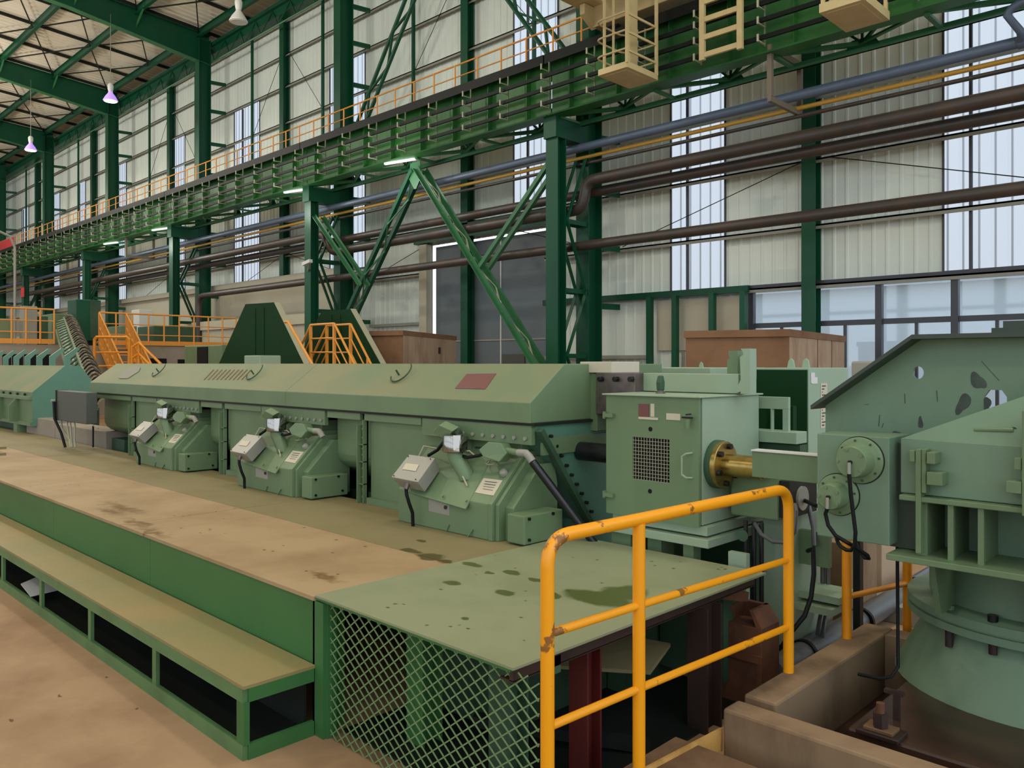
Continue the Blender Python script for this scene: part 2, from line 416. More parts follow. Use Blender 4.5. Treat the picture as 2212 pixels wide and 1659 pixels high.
# --- door with grey curtain
dr = struct(MB().box(-22.2, -16.9, YW-.02, YW+.04, 0, 5.95).build('door_1', M['door']))
MB().box(-22.75, -22.35, YW-.35, YW-.1, 0, 6.05).build('door_jamb', M['white_wall'], dr)
MB().box(-23, -16.2, YW-.4, YW-.1, 6.08, 6.55).build('door_lintel', M['steel_green'], dr)
MB().box(-18.9, -18.86, YW-.06, YW-.02, 0, 5.95).build('door_seam', M['white'], dr)
MB().box(-22.2, -16.9, YW-.05, YW-.02, 2.55, 2.6).build('door_rail', M['girt'], dr)
MB().box(-18.8, -17.8, YW-.06, YW-.02, 0, 2.1).build('door_leaf', M['box_grey'], dr)
# --- posts and panels beside the glazing
for k, px in enumerate((1410, 1465, 1545, 1612)):
    x = P(px, y=YP)[0]
    tag(MB().box(x-.07, x+.07, YP-.22, YP-.06, 0, 3.6).build('door_post', M['steel_green']),
        ['slim green post left of the white wall panels', 'slim green post beside the grey door frame', 'slim green post above the left part of the wooden crate', 'slim green post at the left end of the glazing'][k], 'post', 'slim posts under the green lintel')
d2 = struct(MB().box(P(1468, y=YP)[0], P(1540, y=YP)[0], YW-.15, YW-.08, 0, 2.1).build('door_2', M['white_wall']))
MB().box(P(1468, y=YP)[0]+.05, P(1468, y=YP)[0]+.1, YW-.2, YW-.15, 0, 2.1).box(P(1495, y=YP)[0], P(1495, y=YP)[0]+.05, YW-.2, YW-.15, 0, 2.1).build('door_frame', M['grey'], d2)
struct(MB().box(-12.7, -9.95, YW-.12, YW-.06, 2.15, 3.5).build('trim_3', M['white_wall']))
# --- glazing band
wn = struct(MB().box(-9.9, 9, YW-.01, YW+.005, .25, 3.62).build('window_12', M['glass']))
fm = MB().box(-9.9, 9, YW-.18, YW-.03, 3.57, 3.75).box(-9.9, 9, YW-.1, YW-.0, 2.68, 2.8).box(-9.9, 9, YW-.1, YW, .2, .32)
fm.build('window_frame', M['mullion'], wn)
for i in range(13):
    x = -9.9+1.55*i
    MB().box(x-.07, x+.07, YW-.16, YW-.02, .25, 3.6).build('mullion', M['mullion'], wn)
    MB().box(x+.74, x+.8, YW-.08, YW-.02, .25, 2.7).build('mullion', M['mullion'], wn)
for z in (3.3,):
    pass
# the next building outside
ob = tag(MB().box(-30, 40, 30, 34, -.3, 4.55).box(-30, 40, 29.8, 34, 4.55, 4.75).build('outside_building', M['ext']),
         'pale blue-grey building seen through the band of windows', 'building')
struct(MB().box(-92, 60, YW+.1, 60, -.35, -.05).build('ground', M['concrete']))

# --- main columns with their knee stubs
for k in range(7):
    x = XC-BAY*k
    t = thing('building_column', 'tall green I-section building column rising to the roof, %s of its row' % ORD[k], 'column', (x, YM, 0), 'tall building columns')
    MB().ibeam((x, YM, 0), (x, YM, ZE+1.2), .44, .6, .03, .02, up=(0, 1, 0)).build('shaft', M['steel_green'], t)
    for z in (3.4, 5.05, 6.6, 8.1, 11.0, 12.5, 14.1, 15.5):
        MB().bar((x+.1, YM+.3, z+.0), (x+.25, YW-.2, z-.0), .1, .16).build('stub_arm', M['steel_green'], t)
# crane legs with lacing
for k in range(7):
    x = XC-BAY*k
    t = thing('crane_column', 'green laced crane column under the runway girder, %s of its row' % ORD[k], 'column', (x, YC, 0), 'laced crane columns')
    MB().ibeam((x, YC, 0), (x, YC, 8.32), .42, .34, .025, .02, up=(0, 1, 0)).build('shaft', M['steel_green'], t)
    MB().box(x-.22, x+.22, YC-.25, YM-.31, 7.75, 8.3).build('cap_beam', M['steel_green'], t)
    zs = [.2, 2.0, 3.75, 5.6, 7.4]
    for s_ in (-.17, .17):
        for i in range(4):
            a, b = (YC+.17, YM-.42) if i % 2 else (YM-.42, YC+.17)
            MB().angle((x+s_, a, zs[i]), (x+s_, b, zs[i+1]), .11, .012, up=(1, 0, 0)).build('lacing_bar', M['steel_green'], t)
        for z in (2.0, 3.75+.0, 5.6):
            MB().bar((x+s_, YC+.17, z), (x+s_, YM-.31, z), .012, .12).build('tie_bar', M['steel_green'], t)
# --- vertical bracing, two bays
def laced(t, a, b, w_, mat, mat2, nst, r=.055, sep=(0, .38, 0)):
    """two parallel chords and the zigzag between them"""
    a, b, sep = Vector(a), Vector(b), Vector(sep)
    MB().angle(a, b, .14, .014).build('chord', mat, t); MB().angle(a+sep, b+sep, .14, .014).build('chord', mat, t)
    m_ = MB()
    for i in range(nst):
        p, q = a.lerp(b, i/nst), a.lerp(b, (i+1)/nst)
        if i % 2: p, q = p+sep, q
        else: p, q = p, q+sep
        m_.bar(p, q, .05, .05)
    m_.build('lacing', mat2, t)
for k in (0,):
    xr, xl, xm = XC-BAY*k, XC-BAY*(k+1), XC-BAY*k-6
    t = thing('crane_brace', 'green laced chevron brace between the two nearest crane columns', 'brace', (xm, YC, 0))
    laced(t, (xm+.1, YC, 7.95), (xr-.1, YC, .9), .1, M['truss_green'], M['cream'], 9)
    laced(t, (xm-.1, YC, 7.95), (xl+.1, YC, .9), .1, M['steel_green'], M['truss_green'], 9)
    MB().angle((xl+.2, YC, 7.2), (xm-2.9, YC, 4.45), .12, .014).build('sub_diagonal', M['truss_green'], t)
    MB().angle((xl+.2, YC+.36, 7.2), (xm-2.9, YC+.36, 4.45), .12, .014).build('sub_diagonal', M['truss_green'], t)
    MB().angle((xr-.2, YC, 7.2), (xm+2.9, YC, 4.45), .12, .014).build('sub_diagonal', M['truss_green'], t)
    MB().angle((xr-.2, YC+.36, 7.2), (xm+2.9, YC+.36, 4.45), .12, .014).build('sub_diagonal', M['truss_green'], t)
    MB().prism('y', [(xm-.25, 8.2), (xm+.25, 8.2), (xm+.3, 7.7), (xm+.05, 7.35), (xm-.05, 7.35), (xm-.3, 7.7)], YC+.05, YC+.08).build('gusset', M['truss_green'], t)
    t = thing('upper_brace', 'dark green laced chevron brace above the crane walkway', 'brace', (xm, YM, 9.9))
    for s_, x0 in ((1, xl+.25), (-1, xr-.25)):
        a, b = Vector((x0, YM, 9.95)), Vector((xm-s_*.1, YM, 17.2))
        MB().cyl(a, b, .07, n=10).build('chord', M['steel_green'], t)
        off = Vector((s_*.62, 0, 0))
        MB().cyl(a+off, b+Vector((s_*.1, 0, -.7)), .07, n=10).build('chord', M['steel_green'], t)
        m_ = MB()
        for i in range(8):
            p, q = a.lerp(b, i/8), (a+off).lerp(b+Vector((s_*.1, 0, -.7)), (i+1)/8)
            if i % 2: p, q = (a+off).lerp(b+Vector((s_*.1, 0, -.7)), i/8), a.lerp(b, (i+1)/8)
            m_.bar(p, q, .07, .07)
        m_.build('lacing', M['steel_green'], t)

# --- crane runway
XR0, XR1 = 6.0, -90.0
YG = 16.0
run = thing('crane_runway', 'long green crane runway girder carrying a walkway and black conductor rails', 'crane runway', (-20, YG, 8.32))
for k in range(8):
    a, b = XC+BAY*(1-k), XC-BAY*k+0.0
    a, b = min(a, XR0), max(XC+BAY*(1-k)-BAY, XR1)
    m_ = MB().box(a-.02, b+.02, YG-.01, YG+.01, 8.34, 9.82).box(a-.02, b+.02, YG-.2, YG+.2, 8.3, 8.34)
    m_.build('girder', M['girder_green'], run)
    x = a-.75
    while x > b and x > -75:
        MB().box(x-.008, x+.008, YG-.18, YG, 8.34, 9.8).build('stiffener', M['girder_green'], run); x -= 1.5
    MB().box(a-.02, b+.02, YG-.32, YG+.25, 9.82, 9.87).box(a-.02, b+.02, YG-.32, YG-.3, 9.62, 9.82).build('top_flange', M['conductor'], run)
MB().box(XR0, XR1, YG-.05, YG+.05, 9.87, 9.99).build('crane_rail', M['dark_steel'], run)
MB().box(XR0, XR1, YG+.25, YM-.35, 9.80, 9.84).build('walkway_deck', M['conductor'], run)
for z in (9.2, 8.86, 8.5):
    MB().box(XR0, XR1, YG-.55, YG-.49, z-.045, z+.045).build('conductor_rail', M['conductor'], run)
def arm_mb(m_, x, z):
    return m_.box(x-.016, x+.016, YG-.62, YG-.34, z-.09, z-.068).box(x-.02, x+.02, YG-.645, YG-.62, z-.1, z+.05)
ZA = (9.45, 9.2, 8.86, 8.5)
x = x0b = -3.5
bar = MB().box(x-.016, x+.016, YG-.34, YG-.31, 8.38, 9.62).build('hanger_bar', M['hanger_bar'], run)
arms = [arm_mb(MB(), x, z).build('bracket_arm', M['cream'], bar) for z in ZA]
far = MB(); n = 0
while x > -75:
    x -= 1.5; n += 1
    c = bar.copy(); col.objects.link(c); c.location = (x-x0b, 0, 0)
    for a_ in arms:
        if n < 25: c2 = a_.copy(); col.objects.link(c2); c2.parent = c
    if n >= 25:
        for z in ZA: arm_mb(far, x, z)
far = far.build('bracket_arm', M['cream'], run); far['kind'] = 'stuff'
# walkway railing
rl = thing('walkway_railing', 'long orange railing along the walkway on the crane runway', 'railing', (-40, 16.5, 9.84))
XA, XB = -12.6, -88.0
for z, r in ((10.92, .026), (10.56, .018), (10.26, .018)):
    MB().cyl((XA, 16.5, z), (XB, 16.5, z), r, n=6).build('rail', M['walk_orange'], rl)
MB().box(XA, XB, 16.49, 16.51, 9.88, 10.0).build('toe_board', M['walk_orange'], rl)
p0 = None; x = XA; n = 0
while x > XB:
    if p0 is None: p0 = MB().cyl((x, 16.5, 9.84), (x, 16.5, 10.92), .026, n=6).build('post', M['walk_orange'], rl); xp = x
    else:
        c = p0.copy(); col.objects.link(c); c.location = (x-xp, 0, 0)
    x -= 1.0
    n += 1
tag(MB().box(-71, -66, 16.38, 16.42, 10.1, 10.85).build('banner', M['red_sign']), 'red banner on the far walkway railing', 'banner')
tag(MB().box(-62.5, -61.8, YC-.21, YC-.18, 6.3, 6.95).build('notice_board', M['red_sign']), 'small red notice board hanging on a far crane column', 'sign')
# --- surge truss at the level of the bottom flange
tr = thing('surge_truss', 'green horizontal lattice truss beside the runway girder underside', 'truss', (-20, 16.9, 8.3))
MB().box(4, -74, 16.96, 17.02, 8.22, 8.36).box(4, -74, 16.88, 17.02, 8.22, 8.25).build('chord', M['truss_green'], tr)
x = -.5
while x > -62:
    MB().prism('y', [(x-.35, 8.32), (x-.22, 8.5), (x+.22, 8.5), (x+.35, 8.32)], 16.95, 16.965).build('gusset', M['steel_green'], tr)
    MB().angle((x, 16.95, 8.36), (x-1.5, YG+.1, 8.3), .09, .01).angle((x, 16.95, 8.36), (x+1.5, YG+.1, 8.3), .09, .01).build('diagonal', M['truss_green'], tr)
    MB().bar((x, 16.95, 8.4), (x-.55, 16.95, 8.9), .09, .05).bar((x, 16.95, 8.4), (x+.55, 16.95, 8.9), .09, .05).bar((x, 16.95, 8.4), (x, 16.95, 8.9), .05, .05).build('web', M['steel_green'], tr)
    MB().bar((x-1.5, 17.0, 8.28), (x-1.5, YG+.1, 8.28), .1, .06).build('cross_tie', M['truss_green'], tr)
    x -= 3
MB().box(4, -74, 17.1, 17.16, 8.9, 9.0).build('upper_chord', M['steel_green'], tr)
for k, x in enumerate((-21.3, -27.6, -40.0, -46.5)):
    tag(MB().bar((x, 15.86, 8.27), (x+1.2, 16.14, 8.27), .09, .06).build('tube_light', M['tube_lamp']),
        ['white tube light under the runway right of the chevron brace', 'white tube light under the runway at the second crane column', 'white tube light under the far runway', 'farthest white tube light under the runway'][k], 'lamp')

# --- pipes along the wall
YPP = 16.9
def pipe(name, pts, r, mat, label, cat='pipe', n=16): return tag(MB().tube(pts, r, n).build(name, mat, smooth=True), label, cat)
def bend(p, q, c, n=6):
    """rounded corner c between p and q"""
    p, q, c = Vector(p), Vector(q), Vector(c); o = []
    for i in range(n+1):
        t = i/n; o.append((p*(1-t)**2+c*2*t*(1-t)+q*t*t))
    return o
pipe('service_pipe', [(-3.6, YPP, 7.62), (-88, YPP, 7.62)], .11, M['pipe_blue'], 'blue-grey pipe, the highest of the wall pipes')
pipe('service_pipe', [(6, YPP+.25, 7.42), (-26, YPP+.25, 7.42), (-88, YPP+.25, 7.42)], .05, M['pipe_yellow'], 'thin yellow pipe just under the blue-grey pipe')
pipe('service_pipe', [(6, YPP+.3, 7.26), (-88, YPP+.3, 7.26)], .045, M['pipe'], 'thin grey pipe under the yellow pipe')
xj = -14.0
pl = [(6, 16.75, 6.65), (xj+.75, 16.75, 6.65)]+bend((xj+.7, 16.75, 6.65), (xj+.32, 16.75, 6.3), (xj+.33, 16.75, 6.65))+bend((xj+.3, 16.75, 6.25), (xj-.1, 16.75, 5.92), (xj+.25, 16.75, 5.92))
xk = -26.6
pl += [(xk+1.2, 16.75, 5.92)]+bend((xk+1.2, 16.75, 5.92), (xk+.6, 16.75, 6.3), (xk+.75, 16.75, 5.92))+bend((xk+.55, 16.75, 6.35), (xk, 16.75, 6.65), (xk+.4, 16.75, 6.65))
pl += [(-63.5, 16.75, 6.65)]
pipe('steam_pipe', pl, .15, M['pipe'], 'thick dark pipe with swan-neck bends at two crane columns', n=18)
pipe('steam_pipe', [(6, 17.15, 6.42), (-62, 17.15, 6.42)], .13, M['pipe'], 'dark pipe running behind the swan-neck pipe')
xe = -37.2
pipe('steam_pipe', [(6, YPP, 4.97), (xe+.5, YPP, 4.97)]+bend((xe+.5, YPP, 4.97), (xe, YPP, 4.5), (xe, YPP, 4.97))+[(xe, YPP, 2.6)], .13, M['pipe'], 'lowest dark pipe, turning down at its far end')
for k, x in enumerate((-8.02, -43.6)):
    t = thing('pipe_hanger', ['brown-grey hanging frame round the blue pipe, nearest one', 'beige hanging frame round the blue pipe far down the hall'][k], 'pipe hanger', (x, YPP, 7.35))
    MB().box(x-.04, x+.04, 15.9, 17.4, 7.3, 7.42).build('bottom_bar', M['hanger'], t)
    MB().box(x-.04, x+.04, 15.9, 17.4, 8.36, 8.5).build('top_bar', M['hanger'], t)
    MB().box(x-.05, x+.05, 15.9, 16.0, 7.42, 8.36).build('side_bar', M['hanger'], t)
    MB().box(x-.05, x+.05, 17.3, 17.4, 7.42, 8.36).build('side_bar', M['hanger'], t)
t = thing('pipe_loop', 'blue-grey pipe loop in a bracket at the top right corner', 'pipe', (-4, YPP, 7.6))
MB().tube([(5, 16.3, 8.1), (-3.4, 16.3, 8.1)]+bend((-3.4, 16.3, 8.1), (-3.75, 16.35, 7.95), (-3.7, 16.3, 8.1))+[(-3.6, 16.6, 7.7)]+bend((-3.6, 16.62, 7.68), (-3.9, YPP, 7.62), (-3.6, YPP, 7.6)), .07, 12).build('loop_pipe', M['pipe_blue'], t, smooth=True)
MB().tube([(5, YPP, 8.4), (-2.4, YPP, 8.4), (-3.2, YPP, 7.62), (-3.7, YPP, 7.62)], .13, 12).build('down_pipe', M['pipe_blue'], t, smooth=True)
MB().box(-3.3, -3.15, 16.1, 16.2, 7.2, 9.3).build('bracket_post', M['hanger'], t)
MB().box(-3.3, -3.2, 15.9, 17.5, 7.15, 7.3).build('bracket_arm', M['hanger'], t)

# --- roof
RS = .07
def zr(y): return 17.75+RS*(YM-y)
roof = MB(); xx = 9.0
pts = []
x = -90.0
while x < 9:
    for dx, dz in ((0, 0), (.2, 0), (.24, .05), (.34, .05), (.38, 0)): pts.append((x+dx, dz))
    x += .4
o = 0
for (x, dz) in pts: roof.v += [(x, -24, zr(-24)+.28+dz), (x, YW+.1, zr(YW+.1)+.28+dz)]
for i in range(len(pts)-1): roof.f.append((2*i, 2*i+2, 2*i+3, 2*i+1))
ceil = struct(roof.build('ceiling', M['roof']))
for k in range(7):
    x = XC-BAY*k
    t = thing('roof_rafter', 'deep dark green roof rafter above the building columns, %s one' % ORD[k], 'rafter', (x, YM, ZE), 'roof rafters')
    y0, y1 = YM+.3, -24
    prof = [(y0, 16.3, zr(y0)), (11.5, 17.2, zr(11.5)), (y1, zr(y1)-.9, zr(y1))]
    m_ = MB()
    m_.prism('x', [(p[0], p[1]) for p in prof]+[(p[0], p[2]) for p in reversed(prof)], x-.01, x+.01)
    m_.build('web', M['steel_green'], t)
    for top in (1, 2):
        m_ = MB()
        for i in range(2):
            a, b = prof[i], prof[i+1]
            za, zb = a[top], b[top]
            m_.hull([(x-.17, a[0], za), (x+.17, a[0], za), (x+.17, a[0], za+.03), (x-.17, a[0], za+.03)],
                    [(x-.17, b[0], zb), (x+.17, b[0], zb), (x+.17, b[0], zb+.03), (x-.17, b[0], zb+.03)])
        m_.build('flange', M['truss_green'] if top == 1 else M['steel_green'], t)
    for y in (11.8, 14.4):
        for s_ in (-1, 1):
            MB().bar((x, y, zr(y)-.75), (x+s_*1.0, y, zr(y)-.1), .06, .08).build('knee_brace', M['truss_green'], t)
for y in (17.3, 14.4, 11.8, 9.2, 6.6, 4.0, 1.4):
    for k in range(7):
        a, b = XC-BAY*k-.02, XC-BAY*(k+1)+.02
        MB().ibeam((a, y, zr(y)-.05), (b, y, zr(y)-.05), .16, .34, .015, .015).build('roof_beam', M['steel_green'], ceil)
x = XC+9
while x > -88:
    MB().hull([(x-.04, YW, zr(YW)+.12), (x+.04, YW, zr(YW)+.12), (x+.04, YW, zr(YW)+.26), (x-.04, YW, zr(YW)+.26)],
              [(x-.04, -8, zr(-8)+.12), (x+.04, -8, zr(-8)+.12), (x+.04, -8, zr(-8)+.26), (x-.04, -8, zr(-8)+.26)]).build('purlin', M['dark_steel'], ceil)
    x -= 3
ys = [17.3, 14.4, 11.8, 9.2]
for k in range(1, 6):
    for i in range(3):
        a, b = XC-BAY*k, XC-BAY*k-6; c = b-6
        for (p, q) in (((a-.1, ys[i]), (b, ys[i+1])), ((b, ys[i]), (a-.1, ys[i+1])), ((b, ys[i]), (c+.1, ys[i+1])), ((c+.1, ys[i]), (b, ys[i+1]))):
            MB().bar((p[0], p[1], zr(p[1])-.02), (q[0], q[1], zr(q[1])-.02), .05, .05).build('roof_brace', M['dark_steel'], ceil)
# eave strut line and soffit truss
ev = struct(MB().box(XC+8, -88, YM+.35, YW, 17.3, 17.45).box(XC+8, -88, YM+.5, YM+.9, 16.95, 17.3).build('trim_4', M['steel_green']))
MB().cyl((XC+8, YM+.35, 16.45), (-88, YM+.35, 16.45), .04, n=6).build('eave_rod', M['truss_green'], ev)
m_ = MB(); x = XC+8
while x > -60:
    m_.bar((x, YM+.35, 16.45), (x-.75, YM+.5, 17.3), .03, .03).bar((x-.75, YM+.5, 17.3), (x-1.5, YM+.35, 16.45), .03, .03); x -= 1.5
m_.build('eave_lacing', M['steel_green'], ev)
for x in (-21.3, -27.6, -40.0, -46.5):
    l = bpy.data.lights.new('tube_light_source', 'POINT'); l.energy = 45 if x > -10 else 90; l.color = (.96, 1, .95); l.shadow_soft_size = .4
    o = bpy.data.objects.new('tube_light_source', l); o.location = (x+.6, 16.5 if x > -10 else 15.1, 7.5); col.objects.link(o)
# high-bay lamps
def lamp(x, y, lit, label, group='high-bay lamps'):
    zb = 13.55
    t = thing('pendant_lamp', label, 'lamp', (x, y, zb), group)
    MB().cyl((x, y, zb+.75), (x, y, zr(y)-.6), .015, n=6).build('drop_rod', M['grey'], t)
    MB().lathe((x, y, zb), (0, 0, 1), [(.0, .30), (.03, .31), (.2, .22), (.36, .1), (.42, .09)], 20).build('lamp_shade', M['shade_lit'] if lit else M['white'], t, smooth=True)
    MB().lathe((x, y, zb), (0, 0, 1), [(.42, .09), (.55, .12), (.7, .13), (.78, .08)], 20).build('lamp_head', M['white'], t, smooth=True)
    MB().cyl((x, y, zb-.015), (x, y, zb+.0), .26, n=20).build('lamp_lens', M['glow'] if lit else M['white'], t)
    return t
lamp(XC-12, 13.3, False, 'unlit white high-bay lamp at the top edge near the middle left')
lamp(XC-24, 13.3, True, 'lit high-bay lamp with a violet glow, the nearer of two lit ones')
lamp(XC-36, 13.3, True, 'lit high-bay lamp with a violet glow, the farther one at the left edge')
for x in (XC-24, XC-36, XC-48):
    area_light('lamp_light', (x, 13.3, 13.5), (0, 0, 0), .5, 260, (1, .86, .72))
for (x, y, p) in ((-2.2, 1.3, 230), (-14.2, 1.3, 260), (-26.2, 1.3, 300), (-38.2, 1.3, 300), (4, -8, 200), (-10, -8, 260), (-24, -8, 260)):
    area_light('hall_lamp_light', (x, y, 13.5), (0, 0, 0), .7, p, (1, .86, .68))
for (x, y, p) in ((-2.2, 6, 900), (-14.2, 6, 900), (-26.2, 6, 1100), (-38.2, 6, 1200), (-50.2, 8, 1300), (-64, 8, 1300)):  # added fill points to brighten roof and walls; no lamps hang here
    l = bpy.data.lights.new('fill_point_light', 'POINT'); l.energy = p; l.color = (1, .93, .82); l.shadow_soft_size = .5
    o = bpy.data.objects.new('fill_point_light', l); o.location = (x, y, 14.0); col.objects.link(o)
def onplane(px, py, p0, nrm):
    r = P(px, py, d=1.0)-Vector((0, 0, EYE)); o = Vector((0, 0, EYE)); nrm = Vector(nrm)
    return o+r*((Vector(p0)-o).dot(nrm)/r.dot(nrm))
def reps(first, offs):
    for d in offs:
        c = first.copy(); col.objects.link(c); c.location = Vector(first.location)+Vector(d)

# ================================================================== CRANE ABOVE THE RUNWAY
t = thing('crane_bridge', 'beige overhead crane bridge and end truck sitting on the runway', 'crane', (-11, YG, 9.99))
MB().box(-12.6, -8.6, YG-.28, YG+.28, 10.12, 10.75).build('end_truck', M['cage'], t, bevel=.02)
for x in (-12.2, -9.0):
    MB().cyl((x, YG-.06, 10.24), (x, YG+.06, 10.24), .25, n=20).build('wheel', M['dark_steel'], t)
MB().box(-12.3, -10.0, 4, YG-.3, 10.75, 12.0).build('bridge_girder', M['cage'], t, bevel=.02)
MB().box(-12.9, -12.3, 12.0, 16.2, 10.62, 10.7).build('side_platform', M['cage'], t)
MB().prism('x', [(YG-.2, 10.1), (YG-.65, 10.35), (YG-.65, 10.6), (YG-.2, 10.6)], -12.7, -12.55).build('rail_sweep', M['cage'], t)
t = thing('crane_basket', 'beige crane maintenance cage with hooped rails and a solid floor tray', 'cage', (-10.85, 14.85, 8.2))
x0, x1, y0, y1 = -11.22, -10.45, 14.22, 15.36
MB().box(x0, x1, y0, y1, 8.2, 8.23).box(x0, x1, y0-.02, y0, 8.2, 8.33).box(x0, x1, y1, y1+.02, 8.2, 8.33).box(x0-.02, x0, y0, y1, 8.2, 8.33).box(x1, x1+.02, y0, y1, 8.2, 8.33).build('floor_tray', M['cage'], t)
MB().box(x0+.09, x1-.09, y0+.1, y1-.1, 8.19, 8.2).build('tray_panel', M['cage'], t)
for (a, b, ww) in ((x0, y0+.2, .05), (x0+.1, y0+.4, .04), (x1, y0, .06), (x1, y1-.03, .06), (x0, y1, .06)):
    MB().box(a-ww/2, a+ww/2, b-ww/2, b+ww/2, 8.3, 10.75).build('cage_post', M['cage'], t)
MB().box(x0+.2, x0+.26, y1-.32, y1-.04, 8.3, 10.75).build('cage_mast', M['cage'], t)
for z in (8.62, 9.02, 9.42):
    MB().tube([(x1, y0, z), (x0+.1, y0, z)]+bend((x0+.1, y0, z), (x0-.12, y0+.25, z), (x0-.12, y0, z))+[(x0-.12, y1-.2, z), (x0, y1, z), (x1, y1, z)], .022, 8).build('hoop_rail', M['cage'], t, smooth=True)
    MB().bar((x1, y0, z-.04), (x1, y1, z-.04), .03, .05).build('side_rail', M['cage'], t)
t = thing('crane_ladder', 'wide beige hanging ladder frame beside the crane cage', 'ladder', (-8.8, 15.3, 8.3))
for x in (-9.25, -8.36):
    MB().box(x-.06, x+.06, 15.26, 15.34, 8.32, 10.8).build('stile', M['cage'], t)
for z in (8.42, 8.8, 9.18, 9.56, 9.94, 10.32):
    MB().box(-9.19, -8.42, 15.27, 15.33, z-.055, z+.055).build('rung', M['cage'], t)
a = P(1895, 33, z=8.15)
t = thing('crane_basket', 'solid beige tray of a second crane cage cut by the top edge', 'cage', (-5.6, 14.9, 8.15))
MB().box(-6.25, -5.45, 14.3, 15.5, 8.12, 8.28).build('floor_tray', M['cage'], t)
MB().box(-6.15, -5.55, 14.4, 15.4, 8.11, 8.12).build('tray_panel', M['cage'], t)
for (x, y) in ((-6.2, 14.35), (-5.5, 14.35), (-6.2, 15.45), (-5.5, 15.45)):
    MB().box(x-.03, x+.03, y-.03, y+.03, 8.28, 10.7).build('cage_post', M['cage'], t)

# ================================================================== PLATFORM, STEP, COVER PLATE
PH = .67
random.seed(11)
add_blobs(M['floor'], [(-4-9*random.random(), .2+1.5*random.random(), .01+.03*random.random(), .008+.015*random.random()) for _ in range(34)], (70, 52, 36), amt=.8, warp=.02, wscale=30, ring=.5)
t = thing('platform', 'long raised walkway of dusty tan deck plates over a green fascia', 'platform', (-8, 3, 0))
for k in range(9):
    a, b = -3.425-2.5*k, -3.425-2.5*(k+1)+.006
    MB().box(a, b, 2.125, 3.02, PH-.02, PH).build('deck_plate', M['deck'], t)
    MB().box(a, b, 3.026, 3.9, PH-.02, PH-.001).build('deck_plate', M['deck2'], t)  # olive tone puts the shade along the back strip into its colour
for k in range(9):
    a, b = -3.44-2.0*k, -3.44-2.0*(k+1)+.004
    MB().box(a, b, 2.14, 2.155, .3, PH-.02).build('fascia', M['bench_green'], t)
MB().box(-3.44, -3.35, 2.13, 2.17, 0, PH-.02).box(-3.44, -3.425, 2.13, 2.3, 0, PH-.02).build('corner_post', M['bench_green'], t)
for k in range(7):
    MB().box(-6-3*k, -5.9-3*k, 2.3, 2.4, 0, PH-.02).box(-6-3*k, -5.9-3*k, 3.6, 3.7, 0, PH-.02).build('leg', M['bench_green'], t)
t = thing('step_bench', 'long green step with a dusty olive tread and open frame in front of the platform', 'step', (-8, 1.95, 0))
MB().box(-3.42, -26, 1.76, 2.13, .325, .34).build('tread', M['tread'], t)
MB().box(-3.43, -26, 1.76, 1.785, .262, .325).build('top_rail', M['bench_edge'], t)
MB().box(-3.43, -26, 1.76, 1.785, 0, .07).build('bottom_rail', M['bench_edge'], t)
MB().box(-3.445, -3.42, 1.785, 2.125, .262, .325).build('end_rail', M['bench_green'], t)
MB().box(-3.445, -3.42, 1.785, 2.125, 0, .07).build('end_rail', M['bench_green'], t)
MB().box(-3.49, -3.42, 1.762, 1.79, .07, .262).build('corner_post', M['bench_green'], t)
for k in range(1, 20):
    MB().box(-3.43-1.0*k-.025, -3.43-1.0*k+.025, 1.765, 1.785, .07, .262).build('post', M['bench_edge'], t)
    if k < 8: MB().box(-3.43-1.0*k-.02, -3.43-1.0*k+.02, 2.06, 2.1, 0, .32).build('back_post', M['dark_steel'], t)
MB().box(-3.5, -25.9, 2.12, 2.13, .01, .3).box(-3.5, -25.9, 1.8, 2.12, .002, .012).build('shade_sheet', M['dark_steel'], t)  # dark sheets stand in for the shade inside the open step
tag(MB().quadbox([(-7.05, 1.80, .10), (-6.72, 1.78, .075), (-6.75, 2.0, .08), (-7.2, 2.0, .11)], .006).build('paper_sheet', M['white']), 'crumpled white sheet lying inside the step frame', 'sheet')

pm = M['plate']
ob_list = []
for (px, py, rx, ry) in ((1290, 1296, .17, .09), (1345, 1285, .10, .12), (1245, 1283, .06, .03), (1088, 1285, .055, .04), (1105, 1240, .05, .03), (975, 1262, .05, .035), (1022, 1222, .07, .03), (1155, 1255, .035, .025),
                         (1175, 1258, .05, .02), (1060, 1240, .03, .02), (1195, 1290, .04, .03), (1220, 1450, .05, .03), (1010, 1340, .02, .01)):
    q = P(px, py, z=PH); ob_list.append((q.x, q.y, rx*1.25, ry*1.3))
add_blobs(pm, ob_list, (72, 84, 30), amt=.92, warp=.045, wscale=9)
random.seed(3)
sp = [(-3.4+1.3*random.random(), 2.2+1.8*random.random(), .006+.01*random.random(), .006+.008*random.random()) for _ in range(34)]
add_blobs(pm, sp, (60, 62, 34), amt=.9, warp=.006, wscale=60, ring=.5)
dl = []
for (px, py, rx, ry) in ((930, 1203, .11, .09), (890, 1190, .10, .05), (960, 1213, .07, .05), (915, 1168, .05, .02)):
    q = P(px, py, z=PH); dl.append((q.x, q.y, rx, ry))
add_blobs(M['deck2'], dl, (74, 68, 34), amt=.9, warp=.06, wscale=8)
add_blobs(M['deck'], dl, (74, 68, 34), amt=.9, warp=.06, wscale=8)
dl = []
for (px, py, rx, ry) in ((265, 1097, .5, .09), (300, 1130, .34, .05), (240, 1105, .3, .08), (330, 1150, .3, .05), (700, 1245, .2, .05)):
    q = P(px, py, z=PH); dl.append((q.x, q.y, rx, ry))
add_blobs(M['deck'], dl, (104, 78, 36), amt=.85, warp=.12, wscale=10, ring=.8)
sp = [(-3.4-6*random.random(), 2.2+.9*random.random(), .008+.012*random.random(), .006+.01*random.random()) for _ in range(40)]
